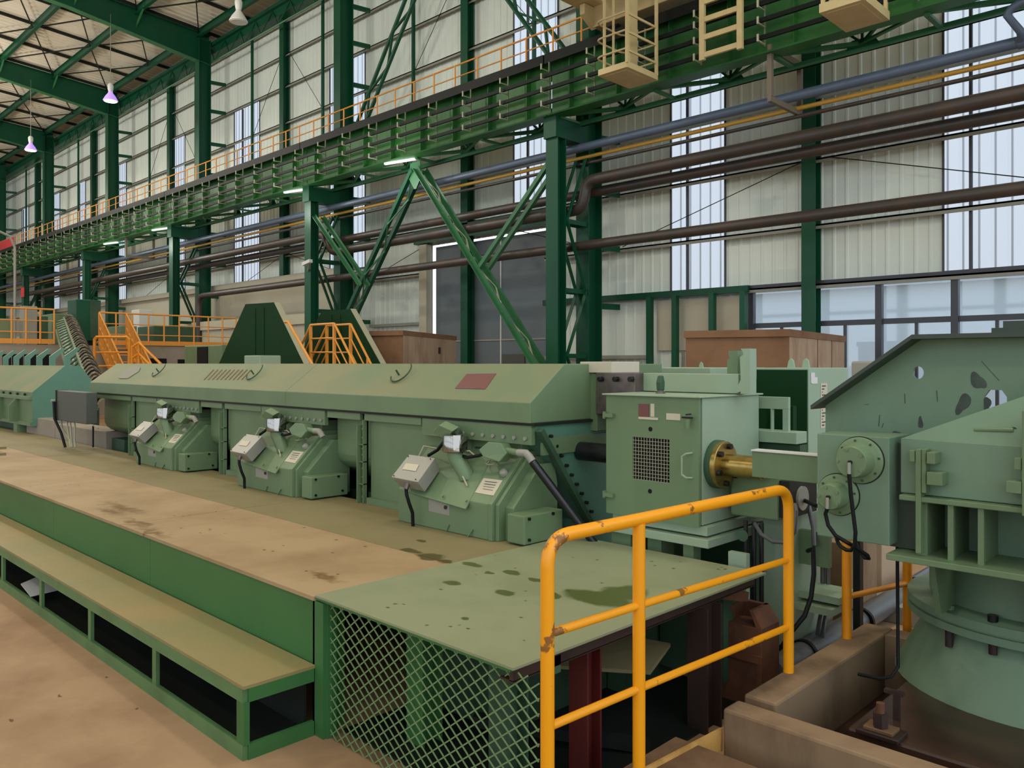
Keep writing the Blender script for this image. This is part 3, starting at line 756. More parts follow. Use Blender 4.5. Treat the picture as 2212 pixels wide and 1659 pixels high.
add_blobs(M['deck'], sp, (70, 54, 30), amt=.85, warp=.006, wscale=50, ring=.5)

t = thing('pit_cover', 'olive steel cover plate with dark oil stains over a mesh-sided pit', 'cover', (-2.7, 3, 0))
MB().prism('z', [(-3.42, 2.13), (-2.08, 2.13), (-2.06, 4.05), (-3.42, 4.05)], PH-.002, PH+.008).build('cover_plate', pm, t)
MB().box(-3.42, -2.1, 2.133, 2.15, PH-.014, PH-.003).build('front_strip', M['bench_green'], t)
MB().box(-2.12, -2.1, 2.15, 4.0, PH-.055, PH-.004).box(-2.17, -2.1, 2.15, 4.0, PH-.06, PH-.052).build('edge_frame', M['rust_dark'], t)
m_ = MB(); x0, x1, z0, z1, yy = -3.36, -1.985, 0.0, PH-.02, 2.165
dw, dh = .074, .055
k = -20
def seg_clip(xa, za, xb, zb):
    # clip to rectangle
    t0, t1 = 0.0, 1.0; dx, dz = xb-xa, zb-za
    for p_, q_ in ((-dx, xa-x0), (dx, x1-xa), (-dz, za-z0), (dz, z1-za)):
        if p_ == 0:
            if q_ < 0: return None
        else:
            r_ = q_/p_
            if p_ < 0: t0 = max(t0, r_)
            else: t1 = min(t1, r_)
    return None if t0 >= t1-.01 else (xa+dx*t0, za+dz*t0, xa+dx*t1, za+dz*t1)
for s_ in (1, -1):
    for k in range(-18, 40):
        xa = x0+k*dw; L_ = 2.0
        a = (xa, z0 if s_ > 0 else z0); b = (xa+s_*dw*L_*20, z0+dh*L_*20)
        c = seg_clip(a[0], a[1], b[0], b[1])
        if c and abs(c[0]-c[2]) > .02: m_.bar((c[0], yy+(.002 if s_ > 0 else 0), c[1]), (c[2], yy+(.002 if s_ > 0 else 0), c[3]), .004, .0055, up=(0, 0, 1))
m_.build('mesh_panel', M['mesh'], t)
MB().box(-3.36, -3.34, 2.15, 2.2, 0, PH-.02).build('mesh_frame', M['bench_green'], t)
for (x, y, mt) in ((-2.98, 2.45, 'bench_green'), (-2.42, 2.45, 'machine_dark')):
    MB().ibeam((x, y, 0), (x, y, PH-.01), .12, .12, .012, .01, up=(0, 1, 0)).build('leg', M[mt], t)
MB().box(-3.3, -2.1, 2.35, 2.42, PH-.09, PH-.02).build('cross_beam', M['machine_dark'], t)
q = P(1311, 1400, x=-2.35)
MB().ibeam((-2.22, 2.72, 0), (-2.22, 2.72, PH-.06), .1, .1, .012, .01, up=(0, 1, 0)).build('leg', M['red_post'], t)
q = P(1530, 1575, z=0.0)
MB().ibeam((q.x-.02, q.y, 0), (q.x-.02, q.y, PH-.06), .11, .14, .012, .01, up=(0, 1, 0)).build('leg', M['rust_dark'], t)
MB().bar((-2.14, 3.7, PH-.05), (-2.14, 3.98, PH-.12), .03, .05).build('brace', M['rust'], t)
t = thing('pit_machinery', 'shade-darkened green machine base seen under the cover plate', 'machine base', (-2.9, 3.3, 0))
MB().box(-3.36, -2.1, 2.25, 4.0, .0, .012).build('shade_tray', M['dark_steel'], t)  # dark sheet standing in for the shade on the pit floor
MB().box(-3.3, -2.75, 2.75, 4.0, 0, PH-.03).build('base_box', M['machine_dark'], t)  # machinery painted darker green to imitate shade under the cover
MB().box(-2.74, -2.62, 3.55, 4.0, 0, PH-.03).build('base_web', M['machine_dark'], t)
MB().box(-2.6, -2.2, 3.85, 3.95, .1, PH-.06).build('base_panel', M['machine_dark'], t)
MB().quadbox([(-2.7, 3.0, .28), (-2.25, 3.25, .3), (-2.3, 3.5, .36), (-2.72, 3.4, .36)], .02).build('chute_plate', M['deck2'], t)
MB().bar((-2.8, 2.6, .12), (-2.15, 3.1, .04), .06, .05).build('floor_rail', M['dark_steel'], t)
for (x, y) in ((-3.2, 3.46), (-2.35, 3.1)):
    pass

# ================================================================== FOREGROUND GUARD RAIL
KZ = .33
P1, P2, P3 = Vector((-1.857, 2.07, 0)), Vector((-1.827, 2.563, 0)), Vector((-1.755, 3.675, 0))
P4, P5 = P(1829, 1378, z=KZ), P(1960, y=4.86)
def up(v, z): return Vector((v.x, v.y, z))
t = thing('guard_rail', 'thick worn yellow-orange guard rail in the foreground', 'guard rail', (P2.x, P2.y, .14))
dv = (P3-P1).normalized()
pts = [up(P1, .14), up(P1, 1.1)]+bend(up(P1, 1.1), up(P1+dv*.11, 1.2), up(P1, 1.2), 8)+[up(P2, 1.2)]+[up(P3-dv*.12, 1.205)]+bend(up(P3-dv*.11, 1.205), up(P3, 1.1), up(P3, 1.205), 8)+[up(P3, KZ)]
MB().tube(pts, .0245, 20).build('top_rail', M['orange_worn'], t, smooth=True)
MB().cyl(up(P2, .14), up(P2, 1.185), .0245, n=20).build('post', M['orange_worn'], t, smooth=True)
for z in (.87, .55):
    MB().cyl(up(P1, z), up(P2, z), .0155, n=14).build('mid_rail', M['orange_worn'], t, smooth=True)
    MB().cyl(up(P2, z), up(P3, z-.005), .0155, n=14).build('mid_rail', M['orange_worn'], t, smooth=True)
e = P2+dv*.545
MB().hull([up(P1, .14), up(P1, .24), up(P1+Vector((.012, 0, 0)), .24), up(P1+Vector((.012, 0, 0)), .14)], [up(e, .14), up(e, .236), up(e+Vector((.012, 0, 0)), .236), up(e+Vector((.012, 0, 0)), .14)]).build('toe_board', M['board'], t)
t = thing('guard_rail', 'yellow guard rail behind the big machine block, standing on the kerb', 'guard rail', (P4.x, P4.y, KZ))
MB().cyl(up(P4, KZ), up(P4, 1.2), .0245, n=16).build('post', M['orange'], t, smooth=True)
MB().cyl(up(P5, 0), up(P5, 1.2), .0245, n=16).build('post', M['orange'], t, smooth=True)
P6 = P5+(P5-P4)
MB().cyl(up(P6, 0), up(P6, 1.2), .0245, n=16).build('post', M['orange'], t, smooth=True)
for z in (.55, .87, 1.2):
    MB().cyl(up(P4, z), up(P6, z), .0155, n=12).build('mid_rail', M['orange'], t, smooth=True)
MB().bar(up(P5-(P5-P4)*.25, .14), up(P6, .14), .012, .22).build('toe_board', M['orange'], t)

# kerbs round the pit
fl, bl = P(1561, 1530, z=KZ), P(1596, 1514, z=KZ)
tag(MB().box(fl.x, 1.2, fl.y, fl.y+.13, 0, KZ).build('kerb', M['kerb'], bevel=.012), 'pale concrete kerb at the bottom right in front of the pit', 'kerb')
k0, k1 = P(1652, 1478, z=KZ), P(1908, 1369.6, z=KZ)
kx0, kx1 = k0.x-.015, P(1687, 1514, z=KZ).x
tag(MB().box(kx0, kx1, fl.y+.2, k1.y+.14, 0, KZ).build('kerb', M['kerb'], bevel=.012), 'brown stained concrete kerb running back from the pit corner', 'kerb')
tag(MB().box(kx1+.003, -1.47, k1.y, k1.y+.14, 0, KZ-.003).build('kerb', M['kerb']), 'short concrete kerb closing the far side of the pit', 'kerb')
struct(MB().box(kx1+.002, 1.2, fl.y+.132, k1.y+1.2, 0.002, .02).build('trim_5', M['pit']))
# anchor plate with nut in the pit
q = P(1902, 1578, z=.27)
t = thing('anchor_plate', 'oily anchor plate with a stacked nut in the pit', 'anchor plate', (q.x, q.y, .25))
MB().box(q.x-.085, q.x+.085, q.y-.05, q.y+.07, .25, .27).build('base', M['rust_dark'], t, bevel=.004)
MB().box(q.x-.06, q.x+.06, q.y-.035, q.y+.05, .27, .285).build('washer_plate', M['slab'], t, bevel=.003)
MB().cyl((q.x, q.y, .285), (q.x, q.y, .345), .03, n=6).build('nut', M['rust_dark'], t)
MB().cyl((q.x, q.y, .345), (q.x, q.y, .385), .017, n=14).build('stud', M['rust'], t)
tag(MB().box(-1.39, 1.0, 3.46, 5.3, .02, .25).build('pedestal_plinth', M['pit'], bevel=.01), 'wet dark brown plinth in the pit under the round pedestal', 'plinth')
q = P(1937, 1555, z=.25)
tag(MB().box(q.x-.012, q.x+.012, q.y-.012, q.y+.012, .25, .36).box(q.x-.05, q.x+.03, q.y-.015, q.y+.015, .36, .375).build('steel_bracket', M['rust_dark']), 'small dark T bracket standing in the pit beside the pedestal', 'bracket')
q1, q2 = P(1938, 1172, y=3.9), P(1940, 1440, y=3.9)
tag(MB().tube([q1, P(1939, 1300, y=3.9), q2, P(1925, 1462, y=3.86), P(1900, 1466, y=3.82), P(1853, 1456, y=3.8)], .008, 8).build('hanging_hose', M['black'], smooth=True), 'thin black hose hanging straight down into the pit', 'hose')

# ================================================================== HOODED FURNACE HOUSING
t = thing('furnace_housing', 'long pale green hooded machine housing with three drive units', 'machine', (-7.5, 4.3, 0))
HX0, HX1 = -11.67, -3.56
hp = [(3.80, 1.412), (3.80, 1.545), (4.14, 1.797), (5.3, 1.797), (5.3, 1.412)]
xs_ = [HX0, -6.62, HX1]
for a, b in ((HX0, -6.6), (-6.597, HX1)):
    h_ = MB().prism('x', hp, a, b).build('hood', M['machine'], t, bevel=.006)
    h_.data.materials.append(M['machine_dusty'])
    for p in h_.data.polygons:
        if p.normal.z > .5: p.material_index = 1
MB().box(HX0+.05, HX1+.02, 3.815, 5.2, 1.395, 1.412).build('gasket', M['dark_steel'], t)
for a, b in ((-11.6, -10.33), (-10.27, -9.55), (-8.38, -7.9), (-7.84, -7.1), (-5.96, -5.48), (-5.42, -4.7)):
    MB().box(a, b, 3.83, 3.86, 1.34, 1.395).build('fascia', M['machine'], t)
for a, b in ((-9.52, -8.42), (-7.08, -5.99), (-4.68, -3.57)):
    MB().box(a, b, 3.825, 3.86, 1.27, 1.395).build('fascia', M['machine'], t)
for a, b in ((-10.24, -9.0), (-7.81, -6.6), (-5.39, -4.2)):
    MB().box(a, b, 3.875, 3.9, PH, 1.345).build('side_panel', M['machine'], t)
    MB().box(a, b, 3.83, 3.875, PH, PH+.05).build('base_flange', M['machine'], t)
tp = [(3.95, 1.345), (3.95, 1.02), (3.97, .96), (4.03, .91), (4.4, .74), (4.9, .74), (4.9, 1.345)]
for a, b in ((-11.58, -10.32), (-8.42, -7.9), (-6.0, -5.48)):
    MB().prism('x', tp, a, b).build('tank', M['machine'], t, bevel=.02)
bp = None
for x in (-5.45, -7.87, -10.29):
    FP_ = MB().box(x-.035, x+.03, 3.855, 3.87, PH, 1.34).box(x-.035, x-.025, 3.80, 3.87, PH, 1.30).box(x+.02, x+.03, 3.82, 3.87, PH, 1.34).build('flange_post', M['machine'], t)
    for z in (.82, 1.0, 1.14):
        MB().box(x-.03, x+.03, 3.815, 3.855, z, z+.008).build('flange_rib', M['machine'], FP_)
    for z in (.72, .78, .88, .95, 1.06, 1.11, 1.2, 1.27):
        if bp is None: bp = MB().cyl((x, 3.855, z), (x, 3.83, z), .008, n=8).build('bolt', M['machine'], t); b0 = (x, z)
        else: reps(bp, [(x-b0[0], 0, z-b0[1])])
# far hidden wall of the body and the slanted nose
MB().box(-11.55, HX1-1.0, 4.9, 5.25, 0, 1.4).build('back_wall', M['machine_dark'], t)
MB().prism('x', [(3.86, 1.395), (3.86, 1.36), (4.37, .70), (4.37, 0.0), (5.25, 0.0), (5.25, 1.395)], -4.6, HX1).build('nose', M['machine_blue'], t, bevel=.004)
MB().hull([(-3.55, 3.84, 1.36), (-3.55, 3.87, 1.38), (-3.50, 3.87, 1.38), (-3.50, 3.84, 1.36)], [(-3.55, 4.36, .68), (-3.55, 4.39, .70), (-3.50, 4.39, .70), (-3.50, 4.36, .68)]).build('diagonal_rib', M['machine_dark'], t)
MB().box(HX1, HX1+.02, 3.9, 5.0, 1.20, 1.31).build('end_band', M['machine'], t)
c0 = MB().cyl((-3.56, 3.99, 1.32), (-3.535, 3.99, 1.32), .011, n=8).build('end_bolt', M['dark_steel'], t)
reps(c0, [(0, .053*i, -.069*i) for i in range(1, 9)])
MB().box(HX0+.3, -4.7, 4.2, 4.9, 0, PH).build('plinth', M['machine_dark'], t)
# fittings on the hood slope
SP0, SN0 = (0, 3.80, 1.547), (0, -.252, .34)
def sl(px, py, off=.0): return onplane(px, py, SP0, SN0)+Vector(SN0).normalized()*off
MB().quadbox([sl(1008, 808, .002), sl(1072, 807, .002), sl(1048, 841, .002), sl(983, 839, .002)], .004).build('warning_plate', M['red_plate'], t, label='reddish parallelogram plate')
MB().quadbox([sl(258, 818, .002), sl(276, 818, .002), sl(300, 803, .002), sl(304, 794, .002), sl(288, 791, .002), sl(268, 801, .002), sl(255, 815, .002)], .004).build('name_plate', M['oval'], t, label='grey oval plate')
vg = []
for i in range(10):
    u = i*9.0
    v_ = MB().bar(sl(441+u, 821, .004), sl(462+u, 799, .004), .008, .004)
    v_.build('vent_slot', M['wood_dark'], t)
for (cx, cy) in ((346, 803), (553, 808), (870, 810)):
    c = sl(cx, cy); q = sl(cx-6, cy-4)
    u_ = Vector((1, 0, 0)); s_v = Vector((0, .34, .252)).normalized(); nn = Vector(SN0).normalized()
    arc = [c+u_*(.10*math.cos(a))*1.0+s_v*(.10*math.sin(a))+nn*(.03+.02*math.sin(a)) for a in [math.radians(d_) for d_ in range(-150, 61, 15)]]
    MB().tube(arc, .0065, 8).build('lift_handle', M['machine_dark'], t, smooth=True)
    MB().cyl(c-u_*.05, c-u_*.05+nn*.05, .008, n=8).build('handle_stud', M['machine_dark'], t)

# steel clamp block and brackets beyond the hood end
t = thing('clamp_block', 'rusty steel clamp block with three black bolts and a cream shim on top', 'clamp', (-3.4, 4.6, 1.4))
MB().box(-3.62, P(1286, y=4.4).x, 4.42, 4.7, 1.33, 1.73).build('green_block', M['machine'], t, bevel=.004)
MB().box(-3.64, -3.36, 4.40, 4.72, 1.735, 1.812).build('shim', M['label'], t, bevel=.004, label='cream block')
MB().box(P(1287, y=4.4).x, P(1371, y=4.4).x, 4.40, 4.68, 1.45, 1.735).build('steel_cheek', M['bare'], t, bevel=.004)
for i in range(3):
    q = P(1297+33*i, 819, y=4.38); MB().cyl((q.x, 4.40, q.z), (q.x, 4.36, q.z), .018, n=12).build('bolt', M['bolt'], t, bevel=.003)

# ------------------------------------------------------------------ drive units
def drive_unit():
    X0, X1 = -4.65, -3.72
    t = thing('drive_unit', 'drive unit with chrome cap nearest the guard rail, long steel pipe at its side', 'drive unit', (-4.2, 3.8, PH), 'drive units along the furnace housing')
    pf = [(3.58, PH), (3.58, .90), (3.89, 1.21), (3.89, 1.30), (4.15, 1.30), (4.15, PH)]
    cs = MB().prism('x', pf, X0, X1).build('casing', M['machine'], t, bevel=.006)
    p2 = [(3.575, PH), (3.575, .905), (3.885, 1.215), (4.1, 1.215), (4.1, PH)]
    MB().prism('x', p2, X1+.004, X1+.04).build('end_flange', M['machine'], t, bevel=.003)
    p3 = [(3.60, PH), (3.60, .90), (3.88, 1.18), (4.1, 1.18), (4.1, PH)]
    MB().prism('x', p3, X1+.044, X1+.075).build('end_flange', M['machine'], t, bevel=.003)
    p4 = [(3.66, PH), (3.66, .88), (3.92, 1.14), (4.05, 1.14), (4.08, 1.0), (4.08, PH)]
    MB().prism('x', p4, X1+.075, X1+.15).build('side_cover', M['machine'], t, bevel=.003)
    MB().box(X1+.15, X1+.30, 3.60, 3.96, PH+.01, .86).build('side_box', M['machine'], t, bevel=.008)
    b = None
    for (yy, zz) in ((3.64, .84), (3.86, .845), (3.64, .71), (3.90, .72)):
        MB().cyl((X1+.30, yy, zz), (X1+.312, yy, zz), .01, n=8).build('bolt', M['bolt'], t)
    # slope mounted things
    S0, N0 = Vector((0, 3.58, .902)), Vector((0, -1, 1)).normalized()
    def on(px, py, off=.0): return onplane(px, py, S0, N0)+N0*off
    MB().quadbox([on(1005, 1100, .002), on(878, 1062, .002), on(935, 978, .002), on(1062, 990, .002)], .012).build('cover_plate', M['machine'], t, bevel=.003)
    for (a, b_) in ((1010, 1085), (960, 1075)):
        q = on(a, b_, .012); MB().cyl(q, q+N0*.012, .009, n=8).build('bolt', M['machine'], t)
    MB().quadbox([on(1026, 1064, .002), on(1045, 1033, .002), on(1086, 1038, .002), on(1066, 1071, .002)], .003).build('label_plate', M['label'], t, label='cream printed label')
    m_ = MB()
    for i in range(4):
        m_.bar(on(1048-1.5*i+0, 1040+5.5*i, .004), on(1074-3*i, 1043+5.5*i, .004), .0035 if i > 1 else .008, .001)
    m_.build('print', M['ink'], t)
    MB().quadbox([(P(926, 1072, y=3.578)), (P(971, 1082, y=3.578)), (P(971, 1114, y=3.578)), (P(926, 1104, y=3.578))], .004).build('rating_plate', M['grey'], t, label='grey rating plate')
    m_ = MB(); 
    q = P(962, 1096, y=3.572); m_.cyl(q, q+Vector((0, -.004, 0)), .013, n=14)
    q = P(947, 1079, y=3.572); m_.box(q.x-.02, q.x+.02, 3.567, 3.572, q.z-.008, q.z+.006)
    m_.build('print', M['ink'], t)
    q = on(1090, 1024, .0); MB().lathe(q, N0, [(0, .028), (.02, .028), (.03, .022), (.034, .01)], 16).build('knob', M['grey'], t, smooth=True)
    # chrome cap on bent neck
    c = P(983, 957, y=3.72)
    cz = c.z
    b1 = on(1006, 1030, -.02)
    MB().tube([b1, b1+Vector((-.005, -.005, .03)), Vector((c.x+.03, c.y+.01, cz-.13)), Vector((c.x+.008, c.y, cz-.09)), Vector((c.x, c.y, cz-.05))], .056, 18).build('neck', M['machine'], t, smooth=True)
    MB().lathe((c.x, c.y, cz-.06), (0, 0, 1), [(0, .080), (.005, .086), (.112, .086), (.12, .082), (.124, .055), (.125, .0)], 28).build('chrome_cap', M['chrome'], t, smooth=True)
    MB().tube([on(905, 1040, .01), on(896, 1020, .03), on(925, 975, .06), Vector((c.x-.02, c.y, cz-.06))], .006, 8).build('small_tube', M['cream'], t, smooth=True)
    MB().tube([on(1011, 1052, .01), on(1000, 1022, .05), on(1015, 992, .08), on(1025, 988, .07), on(1032, 992, .04)], .006, 8).build('small_tube', M['cream'], t, smooth=True)
    ring = []
    for i in range(15):
        a = 2*math.pi*i/14; ring.append(on(1066+11*math.cos(a), 1004+10*math.sin(a), .03+.02*math.sin(a)))
    MB().tube(ring, .004, 6).build('capillary_loop', M['cream'], t, smooth=True)
    # valve block
    v = P(967, 925, y=3.74); 
    MB().quadbox([P(948, 925, y=3.74), P(963, 909, y=3.72), P(992, 922, y=3.74), P(978, 941, y=3.76)], -.07).build('valve_block', M['machine'], t, bevel=.004)
    MB().bar(P(964, 920, y=3.708), P(972, 926, y=3.708), .008, .004).build('mark', M['ink'], t)
    MB().cyl(P(985, 932, y=3.76), P(1003, 950, y=3.85), .03, n=12).build('valve_stem', M['machine_dark'], t)
    # terminal head
    h = P(1078, 978, y=3.80)
    MB().quadbox([P(1052, 972, y=3.78), P(1072, 955, y=3.80), P(1100, 958, y=3.82), P(1112, 980, y=3.82), P(1096, 998, y=3.79), P(1062, 988, y=3.78)], -.10).build('terminal_head', M['machine'], t, bevel=.006)
    MB().cyl(P(1095, 973, y=3.76), P(1124, 979, y=3.76), .022, n=14).build('sleeve', M['machine'], t, smooth=True)
    MB().tube([P(1120, 978, y=3.76), P(1136, 979, y=3.76), P(1143, 986, y=3.765), P(1150, 997, y=3.77)], .025, 14).build('pipe_elbow', M['grey'], t, smooth=True)
    MB().tube([P(1058, 975, y=3.74), P(1035, 984, y=3.72), P(1010, 988, y=3.72), P(998, 985, y=3.74)], .012, 10).build('black_cable', M['black'], t, smooth=True)
    MB().tube([P(962, 950, y=3.74), P(945, 972, y=3.72), P(925, 984, y=3.70)], .012, 10).build('black_cable', M['black'], t, smooth=True)
    # junction box
    J0 = Vector((0, 3.46, .99)); JN = Vector((0, -.8, 1)).normalized()
    lid = [onplane(a, b_, J0, JN) for a, b_ in ((845, 1030), (883, 981), (939, 989), (902, 1041))]
    lo = [p_-JN*.016 for p_ in lid]; hi = [p_-JN*.11 for p_ in lid]
    cen = sum(hi, Vector())/4; hi = [cen+(p_-cen)*.9 for p_ in hi]
    JB_ = MB().hull(lo, hi).build('junction_box', M['grey'], t, bevel=.004)
    MB().quadbox([p_-JN*.002 for p_ in lid], -.012 if (lid[1]-lid[0]).cross(lid[2]-lid[0]).dot(JN) > 0 else .012).build('box_lid', M['grey'], JB_, bevel=.003)
    lb = [onplane(a, b_, J0, JN)+JN*.002 for a, b_ in ((869, 1014), (877, 1001), (905, 1004), (898, 1018))]
    MB().quadbox(lb, .002).build('label_plate', M['label'], JB_)
    for (a, b_) in ((851, 1028), (898, 1036), (882, 986), (930, 992)):
        q = onplane(a, b_, J0, JN)+JN*.001; MB().cyl(q, q+JN*.004, .005, n=8).build('screw', M['dark_steel'], JB_)
    g = P(877, 1052, y=3.49)
    MB().cyl(g+Vector((0, .02, .03)), g-Vector((0, .0, .015)), .017, n=14).build('cable_gland', M['bare'], JB_)
    MB().tube([g, P(878, 1068, y=3.49), P(884, 1088, y=3.50), P(891, 1108, y=3.53), P(892, 1136, y=3.53)], .0125, 10).build('conduit', M['black'], t, smooth=True)
    for (a, b_) in ((965, 1148), (1010, 1160)):
        q = P(a, b_, z=PH); MB().bar((q.x, q.y, PH+.002), (q.x+.03, 3.575, PH+.05), .015, .006).build('foot_clip', M['machine'], t)
    b = MB().cyl((-4.42, 3.822, 1.31), (-4.42, 3.81, 1.31), .013, n=10).build('top_bolt', M['grey'], t)
    reps(b, [(.1*i, 0, -.0) for i in range(1, 9)])
    MB().quadbox([on(1025, 968, .003), on(1034, 958, .003), on(1050, 960, .003), on(1042, 971, .003)], .004).build('slot', M['machine_dark'], t)
    return t
du = drive_unit()
copy_tree(du, dx=(-2.42, 0, 0), label='middle one of the three drive units with chrome caps')
copy_tree(du, dx=(-4.84, 0, 0), label='drive unit with chrome cap farthest from the guard rail')
a, b = P(1150, 997, y=3.775), P(1285, 1175, y=4.02)
tag(MB().cyl(a, b, .027, n=16).build('oil_pipe', M['tube_dark'], smooth=True), 'bare steel pipe slanting down beside the nearest drive unit', 'pipe')

# ================================================================== GUIDE CABINET WITH GRILLE
t = thing('guide_cabinet', 'green cabinet with grille door, hinges and a flanged tube on its side', 'cabinet', (-2.8, 4.4, .72))
x0, x1, y0, y1, z0, z1 = -3.16, -2.49, 4.10, 4.80, .86, 1.61
MB().box(x0+.01, x1, y0+.02, y1, z0, z1-.01).build('casing', M['pale_green'], t, bevel=.004)
# door with an opening
g0, g1 = P(1366, 943, y=4.08), P(1446, 1042, y=4.08)
hx0, hx1, hz0, hz1 = g0.x, g1.x, 1.8-(1.8-P(1446, 1044, y=4.08).z), g0.z
dz0, dz1 = .855, 1.60
dm = MB().box(x0, hx0, 4.08, 4.1, dz0, dz1).box(hx1, x1, 4.08, 4.1, dz0, dz1).box(hx0, hx1, 4.08, 4.1, dz0, hz0).box(hx0, hx1, 4.08, 4.1, hz1, dz1)
D_ = dm.build('door', M['machine'], t)
MB().box(hx0, hx1, 4.105, 4.118, hz0, hz1).build('vent_shade', M['black'], D_)  # flat black sheet stands in for the shade behind the grille
gm = MB()
n_ = 13
for i in range(n_+1):
    u = hx0+(hx1-hx0)*i/n_; gm.box(u-.0012, u+.0012, 4.085, 4.089, hz0, hz1)
n_ = 12
for i in range(n_+1):
    u = hz0+(hz1-hz0)*i/n_; gm.box(hx0, hx1, 4.082, 4.085, u-.0012, u+.0012)
gm.build('grille', M['cream'], D_)
for (a, b_) in ((1405, 927), (1404, 1061)):
    q = P(a, b_, y=4.08); MB().cyl((q.x, 4.0795, q.z), (q.x, 4.078, q.z), .014, n=16).build('hole_shade', M['black'], D_)  # black discs paint the shade of two round holes
MB().box(x0-.02, x1+.02, 4.06, y1+.02, z1-.01, z1).build('top_plate', M['pale_green'], t, bevel=.003)
for pz in (897, 1069):
    q = P(1311, pz, y=4.06); MB().box(q.x-.03, q.x+.045, 4.055, 4.08, q.z-.012, q.z+.012).box(q.x-.035, q.x-.015, 4.06, 4.09, q.z-.022, q.z+.022).build('hinge', M['machine'], D_)
ha, hb = P(1489, 978, y=4.08), P(1489, 1032, y=4.08)
MB().tube([ha+Vector((.02, 0, 0)), ha+Vector((.0, -.035, -.003)), ha+Vector((-.025, -.04, -.02)), hb+Vector((-.025, -.04, .02)), hb+Vector((0, -.035, .003)), hb+Vector((.02, 0, 0))], .006, 8).build('handle', M['pale_green'], D_, smooth=True)
q = P(1489, 905, y=4.07)
MB().cyl((q.x, 4.05, q.z-.0), (q.x, 4.05, q.z-.055), .016, .012, n=12).build('latch_cup', M['machine'], D_)
MB().bar((q.x-.04, 4.055, q.z+.008), (q.x+.03, 4.055, q.z+.008), .01, .01).bar((q.x-.01, 4.05, q.z+.025), (q.x+.03, 4.04, q.z+.03), .008, .008).build('latch_bar', M['dark_steel'], D_)
qa, qb = P(1378, 872, y=4.078), P(1472, 908, y=4.078)
MB().box(P(1380, y=4.08).x, P(1402, y=4.08).x, 4.076, 4.079, P(1380, 904, y=4.08).z, P(1380, 872, y=4.08).z).build('sticker', M['red_plate'], D_, label='smudged red sticker')
MB().box(P(1406, y=4.08).x, P(1414, y=4.08).x, 4.076, 4.079, P(1406, 900, y=4.08).z, P(1406, 872, y=4.08).z).box(P(1380, y=4.08).x, P(1422, y=4.08).x, 4.075, 4.0785, P(1380, 905, y=4.08).z, P(1380, 900, y=4.08).z).box(P(1440, y=4.08).x, P(1470, y=4.08).x, 4.076, 4.079, P(1450, 907, y=4.08).z, P(1450, 893, y=4.08).z).build('sticker', M['label'], D_)
q = P(1471, 848, z=1.61)
MB().lathe((q.x, 4.3, 1.61), (0, 0, 1), [(0, .03), (.012, .03), (.014, .02), (.02, .02)], 14).build('lifting_stud', M['bare'], t)
MB().prism('x', [(4.28, 1.63), (4.32, 1.63), (4.325, 1.68), (4.31, 1.72), (4.30, 1.725), (4.29, 1.72), (4.275, 1.68)], q.x-.018, q.x+.018).build('lifting_eye', M['machine_dark'], t, bevel=.006)
ax_y, ax_z = 4.27, 1.205
MB().lathe((x1, ax_y, ax_z), (1, 0, 0), [(0, .142), (.035, .142), (.036, .14)], 36).build('flange_seat', M['machine_dark'], t, smooth=True)
FL_ = MB().lathe((x1+.036, ax_y, ax_z), (1, 0, 0), [(0, .137), (.028, .137), (.032, .133), (.033, .07)], 36).build('flange', M['brass'], t, smooth=True)
for k in range(6):
    a = math.radians(20+60*k); q = Vector((x1+.068, ax_y+.108*math.cos(a), ax_z+.108*math.sin(a)))
    MB().cyl(q, q+Vector((.025, 0, 0)), .017, n=12).build('flange_bolt', M['bolt'], FL_)
mt = MB()
nn = 28
A = [Vector((x1+.06, ax_y+.066*math.cos(2*math.pi*i/nn), ax_z+.066*math.sin(2*math.pi*i/nn))) for i in range(nn)]
Bq = [v+Vector((.24, 0, 0)) for v in A]; Ci = [Vector((v.x, ax_y+(v.y-ax_y)*.9, ax_z+(v.z-ax_z)*.9)) for v in Bq]; Di = [v-Vector((.23, 0, 0)) for v in Ci]
for (u, v) in ((A, Bq), (Bq, Ci), (Ci, Di)):
    o = len(mt.v); mt.v += [tuple(p_) for p_ in u]+[tuple(p_) for p_ in v]
    mt.f += [(o+i, o+(i+1) % nn, o+(i+1) % nn+nn, o+i+nn) for i in range(nn)]
mt.build('outlet_tube', M['brass'], t, smooth=True)
MB().cyl((-3.545, 4.29, 1.2), (x0-.005, 4.29, 1.2), .064, n=28).build('inlet_tube', M['tube_dark'], t, smooth=True)
MB().box(x0+.02, x1+.03, 4.12, y1+.03, .80, .855).box(x0-.02, x1+.06, 4.08, y1+.06, .74, .79).build('base_slab', M['pale_green'], t, bevel=.004)
t = thing('cabinet_stand', 'dark green open stand carrying the grille cabinet', 'stand', (-2.8, 4.4, 0))
MB().box(-3.15, -3.0, 4.12, 4.8, 0, .738).box(-2.9, -2.8, 4.16, 4.3, 0, .738).build('left_panel', M['machine'], t)
MB().box(-3.0, -2.5, 4.75, 4.83, 0, .738).build('back_panel', M['machine_dark'], t)
MB().box(-2.62, -2.55, 4.12, 4.2, 0, .738).build('leg', M['machine'], t)
a, b = P(1573, 1200, y=4.12), P(1612, 1200, y=4.12)
MB().box(a.x, b.x, 4.12, 4.16, 0, .738).build('side_plate', M['pale_green'], t)
q = P(1605, 1157, y=4.12); MB().cyl((q.x, 4.118, q.z), (q.x, 4.114, q.z), .032, n=20).build('port_cover', M['machine_dark'], t)
